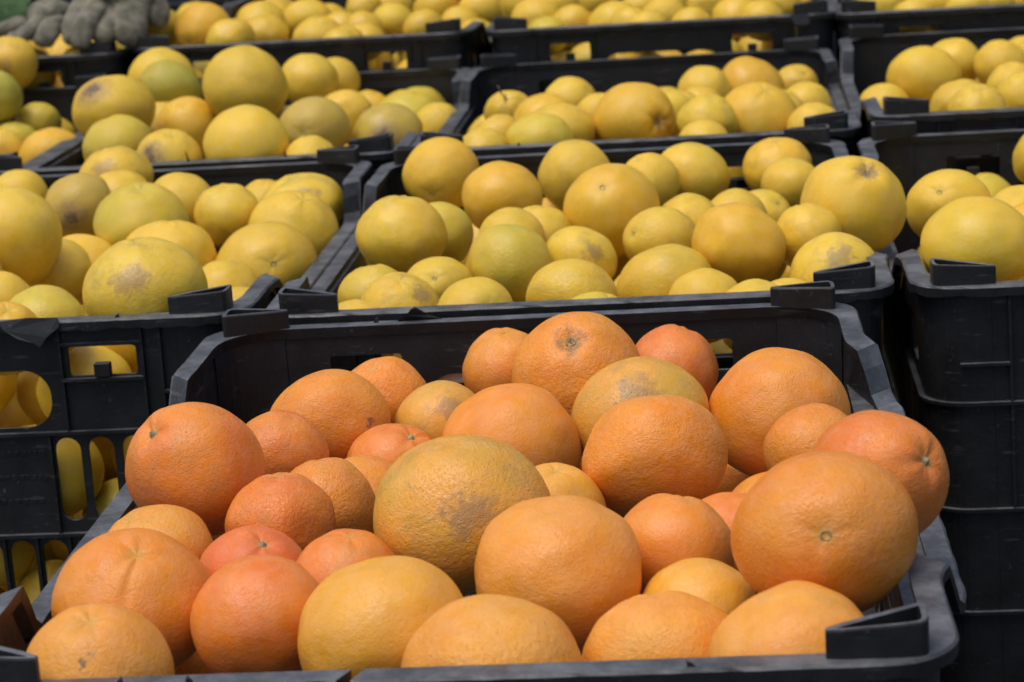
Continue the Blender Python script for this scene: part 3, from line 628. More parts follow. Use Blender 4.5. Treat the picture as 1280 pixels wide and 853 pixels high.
    ((1, 2), 0.4979, 1.35, 0.0046, 0.0286, 0.84, 'y', '', None, 'yellow grapefruit, second from left at front in third-row crate at right edge'),
    ((1, 2), 0.5091, 1.294, 0.0078, 0.0265, 0.87, 'y', '', None, 'yellow grapefruit, third from left at front in third-row crate at right edge'),
    ((1, 2), 0.5562, 1.4685, 0.0034, 0.0252, 0.94, 'y', '', None, 'yellow grapefruit, fourth from left at front in third-row crate at right edge'),
    ((1, 2), 0.5569, 1.3847, 0.0034, 0.0253, 0.97, 'y', '', None, 'yellow grapefruit, fifth from left at front in third-row crate at right edge'),
    ((1, 2), 0.6009, 1.6501, 0.005, 0.0274, 0.94, 'y', '', None, 'yellow grapefruit, fourth from left at rear in third-row crate at right edge'),
    ((0, 3), 0.0474, 2.0229, 0.035, 0.0322, 0.84, 'y', '', None, 'yellow grapefruit, leftmost midway in raised back-row middle crate'),
    ((0, 3), 0.0924, 1.9893, 0.0305, 0.0252, 0.92, 'y', '', None, 'yellow grapefruit, second from left at front in raised back-row middle crate'),
    ((0, 3), 0.1434, 1.9672, 0.0312, 0.0314, 0.84, 'y', '', None, 'yellow grapefruit, third from left at front in raised back-row middle crate'),
    ((0, 3), 0.0687, 1.9134, 0.0262, 0.0256, 0.89, 'g', '', None, 'greenish yellow grapefruit, leftmost at front in raised back-row middle crate'),
    ((0, 3), 0.2006, 2.0093, 0.0312, 0.0281, 0.87, 'y', '', None, 'yellow grapefruit, third from left midway in raised back-row middle crate'),
    ((0, 3), 0.2366, 1.9217, 0.0278, 0.0252, 0.92, 'y', '', None, 'yellow grapefruit, sixth from left at front in raised back-row middle crate'),
    ((0, 3), 0.2862, 1.9859, 0.0292, 0.0287, 0.84, 'y', '', None, 'yellow grapefruit, fifth from left midway in raised back-row middle crate'),
    ((0, 3), 0.3174, 1.9266, 0.0302, 0.0272, 0.84, 'y', '', None, 'yellow grapefruit, sixth from left midway in raised back-row middle crate'),
    ((0, 3), 0.2491, 2.1397, 0.0286, 0.0264, 0.93, 'y', '', None, 'yellow grapefruit, fourth from left midway in raised back-row middle crate'),
    ((0, 3), 0.3378, 2.1046, 0.0294, 0.0269, 0.89, 'y', '', None, 'yellow grapefruit, fifth from left at rear in raised back-row middle crate'),
    ((0, 3), 0.1639, 2.1548, 0.0276, 0.0256, 0.92, 'y', '', None, 'yellow grapefruit, second from left midway in raised back-row middle crate'),
    ((0, 3), 0.0916, 2.2505, 0.0319, 0.0285, 0.93, 'y', '', None, 'yellow grapefruit, third from left at rear in raised back-row middle crate'),
    ((0, 3), 0.0231, 2.0707, 0.0516, 0.025, 0.92, 'y', '', None, 'yellow grapefruit, leftmost at rear in raised back-row middle crate'),
    ((0, 3), 0.206, 2.225, 0.0283, 0.0261, 0.92, 'y', '', None, 'yellow grapefruit, fourth from left at rear in raised back-row middle crate'),
    ((0, 3), 0.0719, 2.0717, 0.0479, 0.024, 0.96, 'y', '', None, 'yellow grapefruit, second from left at rear in raised back-row middle crate'),
    ((0, 3), 0.1679, 1.9177, 0.0322, 0.0249, 0.92, 'y', '', None, 'yellow grapefruit, fourth from left at front in raised back-row middle crate'),
    ((0, 3), 0.1886, 1.8736, 0.031, 0.0249, 0.92, 'y', '', None, 'yellow grapefruit, fifth from left at front in raised back-row middle crate'),
    ((-1, 3), -0.3917, 1.9413, 0.0583, 0.0262, 0.84, 'g', '', None, 'greenish yellow grapefruit, leftmost midway in raised back-row left crate'),
    ((-1, 3), -0.337, 1.9189, 0.0551, 0.0343, 0.84, 'a', 'dot', (-0.289, -0.903, -0.319), 'deep yellow grapefruit, leftmost at front in raised back-row left crate'),
    ((-1, 3), -0.2945, 1.8758, 0.0457, 0.0283, 0.84, 'y', '', None, 'yellow grapefruit, second from left at front in raised back-row left crate'),
    ((-1, 3), -0.3064, 2.0932, 0.0411, 0.0324, 0.84, 'y', '', None, 'yellow grapefruit, second from left midway in raised back-row left crate'),
    ((-1, 3), -0.2785, 1.9836, 0.0362, 0.0303, 0.84, 'y', '', None, 'yellow grapefruit, third from left at front in raised back-row left crate'),
    ((-1, 3), -0.3243, 2.2775, 0.028, 0.0252, 0.95, 'y', '', None, 'yellow grapefruit, leftmost at rear in raised back-row left crate'),
    ((-1, 3), -0.2584, 2.1518, 0.0342, 0.034, 0.84, 'y', '', None, 'yellow grapefruit, second from left at rear in raised back-row left crate'),
    ((-1, 3), -0.2117, 1.9789, 0.0295, 0.0321, 0.84, 'y', '', None, 'yellow grapefruit, fourth from left at front in raised back-row left crate'),
    ((-1, 3), -0.2468, 2.2414, 0.0252, 0.0254, 0.9, 'y', '', None, 'yellow grapefruit, third from left at rear in raised back-row left crate'),
    ((-1, 3), -0.208, 2.12, 0.026, 0.0257, 0.88, 'y', '', None, 'yellow grapefruit, third from left midway in raised back-row left crate'),
    ((-1, 3), -0.2125, 2.3111, 0.0314, 0.0253, 0.92, 'y', '', None, 'yellow grapefruit, fourth from left at rear in raised back-row left crate'),
    ((-1, 3), -0.182, 2.356, 0.0295, 0.0297, 0.86, 'y', '', None, 'yellow grapefruit, fifth from left at rear in raised back-row left crate'),
    ((-1, 3), -0.1429, 2.1224, 0.0313, 0.0276, 0.84, 'y', '', None, 'yellow grapefruit, fifth from left midway in raised back-row left crate'),
    ((-1, 3), -0.1056, 2.242, 0.035, 0.0307, 0.87, 'y', '', None, 'yellow grapefruit, sixth from left at rear in raised back-row left crate'),
    ((-1, 3), -0.0448, 2.2305, 0.0309, 0.0315, 0.84, 'y', '', None, 'yellow grapefruit, seventh from left at rear in raised back-row left crate'),
    ((-1, 3), -0.093, 2.0425, 0.0296, 0.0259, 0.85, 'y', '', None, 'yellow grapefruit, sixth from left midway in raised back-row left crate'),
    ((-1, 3), -0.171, 1.9245, 0.0275, 0.0255, 0.85, 'y', '', None, 'yellow grapefruit, sixth from left at front in raised back-row left crate'),
    ((-1, 3), -0.1556, 1.9724, 0.0241, 0.0256, 0.88, 'y', '', None, 'yellow grapefruit, seventh from left at front in raised back-row left crate'),
    ((-1, 3), -0.1664, 1.8723, 0.0269, 0.0251, 1, 'y', '', None, 'yellow grapefruit, fifth from left at front in raised back-row left crate'),
    ((-1, 3), -0.0403, 2.1279, 0.0036, 0.0274, 0.92, 'y', '', None, 'yellow grapefruit, eighth from left at front in raised back-row left crate'),
    ((-1, 3), -0.0663, 2.1721, 0.0175, 0.0263, 0.92, 'y', '', None, 'yellow grapefruit, seventh from left midway in raised back-row left crate'),
    ((-1, 3), -0.1717, 2.0692, 0.0288, 0.0252, 0.91, 'y', '', None, 'yellow grapefruit, fourth from left midway in raised back-row left crate'),
    ((1, 3), 0.454, 1.9966, 0.0304, 0.0286, 0.84, 'g', '', None, 'greenish yellow grapefruit, leftmost at front in raised back-row crate at right edge'),
    ((1, 3), 0.5234, 1.9571, 0.0326, 0.0326, 0.84, 'y', '', None, 'yellow grapefruit, leftmost at rear in raised back-row crate at right edge'),
    ((1, 3), 0.5835, 2.0029, 0.0275, 0.0276, 0.87, 'y', '', None, 'yellow grapefruit, second from left at rear in raised back-row crate at right edge'),
    ((1, 3), 0.6198, 2.0469, 0.0224, 0.0258, 0.93, 'y', '', None, 'yellow grapefruit, third from left at rear in raised back-row crate at right edge'),
    ((1, 3), 0.486, 1.9079, 0.0266, 0.0253, 0.85, 'y', '', None, 'yellow grapefruit, second from left at front in raised back-row crate at right edge'),
    ((1, 3), 0.5484, 1.9053, 0.032, 0.0249, 0.89, 'y', '', None, 'yellow grapefruit, third from left at front in raised back-row crate at right edge'),
    ((-2, 3), -0.6905, 2.4026, 0.0441, 0.0296, 0.84, 'y', '', None, 'yellow grapefruit, second from left at top in raised crate under the gloves'),
    ((-2, 3), -0.7196, 2.349, 0.0403, 0.0324, 0.87, 'y', '', None, 'yellow grapefruit, leftmost at top in raised crate under the gloves'),
]
UNDER = [
    ((0, 0), 0.1884, 0.5036, -0.1104, 0.031, ''),
    ((0, 0), 0.3191, 0.4817, -0.0834, 0.0314, 'orange mostly buried under its neighbours in the front crate, third from left of those'),
    ((0, 0), 0.3294, 0.5474, -0.1143, 0.0318, ''),
    ((0, 0), 0.0667, 0.502, -0.1133, 0.033, ''),
    ((0, 0), 0.1103, 0.1861, -0.0763, 0.0304, ''),
    ((0, 0), 0.1388, 0.4771, -0.0875, 0.0302, ''),
    ((0, 0), 0.2432, 0.5296, -0.0766, 0.0312, 'orange mostly buried under its neighbours in the front crate, second from left of those'),
    ((0, 0), 0.0348, 0.4588, -0.1713, 0.0332, ''),
    ((0, 0), 0.3201, 0.3871, -0.1445, 0.0299, ''),
    ((0, 0), 0.0335, 0.3598, -0.1007, 0.0322, ''),
    ((0, 0), 0.1613, 0.5454, -0.0715, 0.0334, ''),
    ((0, 0), 0.1187, 0.2738, -0.1056, 0.0335, ''),
    ((0, 0), 0.0279, 0.4228, -0.0572, 0.0301, ''),
    ((0, 0), 0.3474, 0.2661, -0.0504, 0.0297, ''),
    ((0, 0), 0.3299, 0.3726, -0.0681, 0.0299, 'orange mostly buried under its neighbours in the front crate, fourth from left of those'),
    ((0, 0), 0.0498, 0.1961, -0.0784, 0.0293, 'orange mostly buried under its neighbours in the front crate, leftmost of those'),
    ((0, 0), 0.0468, 0.0828, -0.0398, 0.0305, ''),
    ((-1, 1), -0.1528, 0.6602, -0.1104, 0.0315, 'grapefruit showing through the end-wall openings of the second-row left crate, sixth from left'),
    ((1, 1), 0.4589, 0.6576, -0.1613, 0.0308, 'half-buried grapefruit in second-row crate at right edge, sixth from left of the buried ones'),
    ((-1, 1), -0.1471, 0.7249, -0.0712, 0.0331, 'grapefruit showing through the end-wall openings of the second-row left crate, ninth from left'),
    ((1, 1), 0.4718, 0.6621, -0.2215, 0.0334, 'half-buried grapefruit in second-row crate at right edge, eighth from left of the buried ones'),
    ((-1, 1), -0.1635, 0.6632, -0.2044, 0.0302, 'grapefruit showing through the end-wall openings of the second-row left crate, seventh from left'),
    ((-1, 1), -0.2027, 0.6597, -0.1608, 0.0291, ''),
    ((1, 1), 0.4983, 0.6576, -0.0936, 0.0319, ''),
    ((1, 1), 0.4551, 0.8371, -0.1392, 0.0302, 'half-buried grapefruit in second-row crate at right edge, third from left of the buried ones'),
    ((-1, 1), -0.1147, 0.6782, -0.1511, 0.0291, 'grapefruit showing through the end-wall openings of the second-row left crate, eleventh from left'),
    ((1, 1), 0.4934, 0.7026, -0.1416, 0.031, ''),
    ((-1, 1), -0.1862, 0.7142, -0.1227, 0.0299, 'grapefruit showing through the end-wall openings of the second-row left crate, fourth from left'),
    ((-1, 1), -0.1804, 0.7783, -0.0827, 0.033, 'grapefruit showing through the end-wall openings of the second-row left crate, eighth from left'),
    ((-1, 1), -0.1071, 0.7417, -0.1217, 0.0307, 'grapefruit showing through the end-wall openings of the second-row left crate, thirteenth from left'),
    ((-1, 1), -0.1506, 0.7259, -0.173, 0.0328, 'grapefruit showing through the end-wall openings of the second-row left crate, tenth from left'),
    ((-1, 1), -0.2627, 0.8511, -0.1319, 0.0333, ''),
    ((-1, 1), -0.1425, 0.7933, -0.1279, 0.0291, 'grapefruit showing through the end-wall openings of the second-row left crate, twelfth from left'),
    ((-2, 3), -0.4725, 1.8774, 0.0212, 0.0301, 'half-buried grapefruit in raised crate under the gloves, eighth from left of the buried ones'),
    ((-1, 1), -0.1239, 0.7768, -0.0451, 0.0311, 'half-buried grapefruit in second-row crate at left, leftmost of the buried ones'),
    ((-1, 1), -0.2305, 0.7331, -0.0653, 0.0296, ''),
    ((-1, 1), -0.2276, 0.662, -0.2145, 0.031, ''),
    ((-2, 3), -0.5381, 1.8809, 0.019, 0.0305, 'half-buried grapefruit in raised crate under the gloves, second from left of the buried ones'),
    ((-2, 3), -0.4751, 2.035, 0.0159, 0.0304, 'half-buried grapefruit in raised crate under the gloves, eleventh from left of the buried ones'),
    ((-2, 3), -0.4778, 1.9633, 0.0174, 0.0315, 'half-buried grapefruit in raised crate under the gloves, ninth from left of the buried ones'),
    ((-1, 1), -0.2315, 0.7963, -0.2135, 0.0293, 'grapefruit showing through the end-wall openings of the second-row left crate, second from left'),
    ((1, 1), 0.5015, 1.1645, -0.0569, 0.0325, 'half-buried grapefruit in second-row crate at right edge, fifth from left of the buried ones'),
    ((1, 1), 0.4745, 0.7493, -0.1719, 0.0297, 'half-buried grapefruit in second-row crate at right edge, seventh from left of the buried ones'),
    ((-2, 3), -0.5376, 2.0258, 0.0142, 0.0297, 'half-buried grapefruit in raised crate under the gloves, fourth from left of the buried ones'),
    ((0, 3), 0.1205, 1.8977, -0.0101, 0.0307, 'half-buried grapefruit in raised back-row middle crate, fourth from left of the buried ones'),
    ((-2, 3), -0.6214, 2.3227, -0.0026, 0.0316, 'half-buried grapefruit in raised crate under the gloves, sixth from left of the buried ones'),
    ((1, 2), 0.458, 1.272, -0.1124, 0.031, 'half-buried grapefruit in third-row crate at right edge, leftmost of the buried ones'),
    ((-1, 1), -0.0704, 0.7076, -0.0418, 0.0294, 'half-buried grapefruit in second-row crate at left, second from left of the buried ones'),
    ((-1, 3), -0.1763, 2.1143, -0.0214, 0.0314, 'half-buried grapefruit in raised back-row left crate, fourth from left of the buried ones'),
    ((-2, 3), -0.4926, 2.2432, 0.0195, 0.0305, 'half-buried grapefruit in raised crate under the gloves, thirteenth from left of the buried ones'),
    ((0, 1), 0.2991, 0.78, -0.09, 0.0302, 'half-buried grapefruit in crate directly behind the oranges, fifth from left of the buried ones'),
    ((-1, 1), -0.2231, 0.7382, -0.2199, 0.0304, 'grapefruit showing through the end-wall openings of the second-row left crate, leftmost'),
    ((1, 1), 0.4695, 1.1204, -0.0933, 0.0295, 'half-buried grapefruit in second-row crate at right edge, leftmost of the buried ones'),
    ((0, 3), 0.3451, 1.9706, -0.0042, 0.031, 'half-buried grapefruit in raised back-row middle crate, tenth from left of the buried ones'),
    ((-1, 3), -0.1045, 2.0531, -0.0362, 0.0333, 'half-buried grapefruit in raised back-row left crate, sixth from left of the buried ones'),
    ((-2, 3), -0.5688, 2.3761, -0.0032, 0.0331, 'half-buried grapefruit in raised crate under the gloves, twelfth from left of the buried ones'),
    ((-2, 3), -0.588, 2.1038, 0.0083, 0.0313, 'half-buried grapefruit in raised crate under the gloves, third from left of the buried ones'),
    ((-1, 1), -0.1998, 0.7681, -0.1475, 0.0293, 'grapefruit showing through the end-wall openings of the second-row left crate, fifth from left'),
    ((0, 2), 0.2839, 1.3936, -0.073, 0.0324, 'half-buried grapefruit in third-row middle crate, third from left of the buried ones'),
    ((1, 1), 0.6181, 0.6621, -0.1156, 0.0326, ''),
    ((-2, 3), -0.5149, 2.1583, 0.0109, 0.0293, 'half-buried grapefruit in raised crate under the gloves, tenth from left of the buried ones'),
    ((1, 1), 0.621, 0.6648, -0.19, 0.0307, ''),
    ((1, 1), 0.7156, 0.6644, -0.1229, 0.031, ''),
    ((-1, 3), -0.3641, 1.9817, -0.0134, 0.0298, 'half-buried grapefruit in raised back-row left crate, second from left of the buried ones'),
    ((-1, 3), -0.1071, 2.131, -0.0207, 0.0339, 'half-buried grapefruit in raised back-row left crate, seventh from left of the buried ones'),
    ((-1, 1), -0.2284, 0.657, -0.0926, 0.0319, ''),
    ((1, 1), 0.571, 0.6592, -0.0777, 0.0301, ''),
    ((1, 1), 0.6977, 0.6625, -0.1922, 0.029, ''),
    ((1, 1), 0.562, 0.6621, -0.1968, 0.0313, ''),
    ((-2, 2), -0.4932, 1.79, -0.0489, 0.0305, 'half-buried grapefruit in third-row crate at left edge, leftmost of the buried ones'),
    ((-2, 3), -0.4619, 2.1306, 0.0058, 0.0306, ''),
    ((1, 1), 0.541, 0.6591, -0.1404, 0.0309, ''),
    ((-1, 1), -0.0566, 0.6641, -0.187, 0.0313, ''),
    ((-2, 3), -0.5676, 1.9612, 0.0198, 0.0303, 'half-buried grapefruit in raised crate under the gloves, leftmost of the buried ones'),
    ((1, 1), 0.7606, 0.6671, -0.1708, 0.0312, ''),
    ((-1, 1), -0.3272, 0.6546, -0.1271, 0.0304, ''),
    ((1, 1), 0.6692, 0.6944, -0.0876, 0.0298, ''),
    ((0, 1), 0.0841, 1.1227, -0.0655, 0.0333, 'half-buried grapefruit in crate directly behind the oranges, second from left of the buried ones'),
    ((-1, 1), -0.3161, 0.6617, -0.2072, 0.0337, ''),
    ((-1, 1), -0.264, 0.6584, -0.1676, 0.0302, ''),
    ((1, 1), 0.6562, 0.8101, -0.0179, 0.0301, ''),
    ((0, 1), 0.2024, 0.9818, -0.0456, 0.0321, 'half-buried grapefruit in crate directly behind the oranges, fourth from left of the buried ones'),
    ((1, 1), 0.7107, 0.8351, -0.021, 0.0312, ''),
    ((0, 3), 0.2651, 1.9439, -0.0208, 0.0333, 'half-buried grapefruit in raised back-row middle crate, ninth from left of the buried ones'),
    ((1, 1), 0.4707, 0.9042, -0.2173, 0.0319, 'half-buried grapefruit in second-row crate at right edge, fourth from left of the buried ones'),
    ((1, 1), 0.5955, 1.0338, -0.0199, 0.0339, ''),
    ((0, 1), 0.3064, 0.8895, -0.0272, 0.0331, 'half-buried grapefruit in crate directly behind the oranges, sixth from left of the buried ones'),
    ((-1, 1), -0.0674, 0.6599, -0.0816, 0.0296, ''),
    ((0, 3), 0.075, 2.0334, -0.0351, 0.0296, 'half-buried grapefruit in raised back-row middle crate, second from left of the buried ones'),
    ((0, 3), 0.1868, 1.8842, -0.0232, 0.0299, 'half-buried grapefruit in raised back-row middle crate, sixth from left of the buried ones'),
    ((1, 1), 0.56, 0.908, -0.0201, 0.0332, ''),
    ((0, 3), 0.3531, 2.391, -0.0095, 0.0302, 'half-buried grapefruit in raised back-row middle crate, eleventh from left of the buried ones'),
    ((1, 1), 0.7628, 0.7318, -0.1444, 0.0318, ''),
    ((-1, 1), -0.3214, 0.8811, -0.0204, 0.0295, ''),
    ((-1, 2), -0.1419, 1.6988, -0.0689, 0.0292, 'half-buried grapefruit in third-row left crate, leftmost of the buried ones'),
    ((0, 2), 0.0438, 1.5719, -0.0402, 0.0304, 'half-buried grapefruit in third-row middle crate, leftmost of the buried ones'),
    ((0, 1), 0.3409, 0.9599, -0.0655, 0.0326, 'half-buried grapefruit in crate directly behind the oranges, seventh from left of the buried ones'),
    ((1, 1), 0.7557, 0.7599, -0.0249, 0.0309, ''),
    ((1, 1), 0.4802, 0.7307, -0.2307, 0.0333, ''),
    ((-1, 1), -0.0588, 0.7133, -0.1538, 0.0305, ''),
    ((-1, 1), -0.2872, 0.6785, -0.0833, 0.0303, ''),
    ((1, 2), 0.5937, 1.7247, -0.0088, 0.0312, ''),
    ((1, 1), 0.5399, 0.6568, -0.024, 0.0331, ''),
    ((0, 3), 0.0459, 1.9705, -0.01, 0.0296, 'half-buried grapefruit in raised back-row middle crate, leftmost of the buried ones'),
    ((1, 1), 0.7414, 1.0009, -0.0202, 0.0298, ''),
    ((1, 2), 0.4845, 1.2697, -0.0447, 0.03, 'half-buried grapefruit in third-row crate at right edge, second from left of the buried ones'),
    ((-2, 3), -0.5706, 2.1908, -0.0023, 0.0305, 'half-buried grapefruit in raised crate under the gloves, seventh from left of the buried ones'),
    ((0, 3), 0.2447, 1.8844, -0.0242, 0.0293, 'half-buried grapefruit in raised back-row middle crate, eighth from left of the buried ones'),
    ((1, 1), 0.5469, 0.7225, -0.0178, 0.0338, ''),
    ((-2, 3), -0.5244, 1.9802, -0.0236, 0.0291, 'half-buried grapefruit in raised crate under the gloves, fifth from left of the buried ones'),
    ((-1, 3), -0.15, 2.2894, -0.0491, 0.0317, 'half-buried grapefruit in raised back-row left crate, fifth from left of the buried ones'),
    ((-1, 1), -0.3547, 0.7506, -0.0296, 0.0304, ''),
    ((1, 1), 0.6114, 0.6595, -0.0312, 0.0323, ''),
    ((-2, 2), -0.6531, 1.2707, -0.0964, 0.0327, ''),
    ((0, 3), 0.203, 1.9618, -0.0325, 0.0321, 'half-buried grapefruit in raised back-row middle crate, seventh from left of the buried ones'),
    ((0, 1), 0.141, 1.1506, -0.0551, 0.0292, 'half-buried grapefruit in crate directly behind the oranges, third from left of the buried ones'),
    ((1, 3), 0.4568, 2.3325, 0.0189, 0.0306, ''),
    ((-1, 3), -0.1856, 2.0282, -0.01, 0.0315, 'half-buried grapefruit in raised back-row left crate, third from left of the buried ones'),
    ((0, 2), 0.2104, 1.7088, -0.0417, 0.0315, 'half-buried grapefruit in third-row middle crate, second from left of the buried ones'),
    ((1, 1), 0.6815, 0.8027, -0.1963, 0.0292, ''),
    ((-1, 1), -0.2613, 0.7318, -0.1592, 0.0327, ''),
    ((-1, 1), -0.2634, 0.895, -0.2261, 0.0303, 'grapefruit showing through the end-wall openings of the second-row left crate, third from left'),
    ((1, 1), 0.6793, 0.6587, -0.0259, 0.0309, ''),
    ((1, 1), 0.7501, 1.1674, -0.0195, 0.0309, ''),
    ((-1, 1), -0.1188, 0.7228, -0.2299, 0.0335, ''),
    ((1, 1), 0.666, 0.7528, -0.1259, 0.0335, ''),
    ((-1, 1), -0.3684, 1.1384, -0.0362, 0.0321, ''),
    ((0, 3), 0.132, 2.1402, -0.0431, 0.0321, 'half-buried grapefruit in raised back-row middle crate, fifth from left of the buried ones'),
    ((-2, 2), -0.5759, 1.2781, -0.0715, 0.0305, ''),
    ((0, 1), 0.1001, 0.7724, -0.0981, 0.0331, 'half-buried grapefruit in crate directly behind the oranges, leftmost of the buried ones'),
    ((0, 3), 0.0875, 2.1302, 0.0055, 0.0298, 'half-buried grapefruit in raised back-row middle crate, third from left of the buried ones'),
    ((-2, 2), -0.6158, 1.3149, -0.1194, 0.0292, ''),
    ((1, 2), 0.5482, 1.419, -0.0559, 0.0314, 'half-buried grapefruit in third-row crate at right edge, third from left of the buried ones'),
    ((1, 1), 0.4641, 1.0026, -0.1952, 0.0329, 'half-buried grapefruit in second-row crate at right edge, second from left of the buried ones'),
    ((1, 2), 0.766, 1.3889, -0.0024, 0.031, ''),
    ((-2, 2), -0.529, 1.2859, -0.1136, 0.032, ''),
    ((1, 1), 0.7485, 0.6641, -0.0486, 0.0338, ''),
    ((-1, 1), -0.2631, 0.6532, -0.0284, 0.0303, ''),
    ((-1, 3), -0.3597, 1.8874, -0.0141, 0.0335, 'half-buried grapefruit in raised back-row left crate, leftmost of the buried ones'),
    ((-2, 2), -0.7346, 1.617, -0.017, 0.0301, ''),
    ((-1, 3), -0.0505, 2.3933, -0.0041, 0.0307, 'half-buried grapefruit in raised back-row left crate, eighth from left of the buried ones'),
    ((1, 1), 0.6794, 1.1508, -0.0183, 0.0293, ''),
    ((1, 1), 0.6818, 1.0385, -0.0231, 0.0307, ''),
    ((-2, 3), -0.4544, 2.3591, 0.022, 0.0293, ''),
    ((1, 1), 0.7493, 0.6672, -0.2311, 0.0308, ''),
    ((1, 1), 0.6457, 0.7053, -0.2252, 0.0298, ''),
    ((-1, 1), -0.3546, 0.7191, -0.224, 0.0295, ''),
    ((1, 3), 0.4706, 2.0448, -0.0225, 0.0331, ''),
    ((-1, 1), -0.0993, 0.6648, -0.2283, 0.0295, ''),
    ((0, 1), 0.0512, 0.7266, -0.0707, 0.0319, ''),
    ((-1, 1), -0.1832, 0.8422, -0.1574, 0.0303, ''),
    ((-1, 1), -0.3541, 0.8328, -0.0383, 0.0333, ''),
    ((1, 1), 0.6186, 1.136, -0.0355, 0.0339, ''),
]
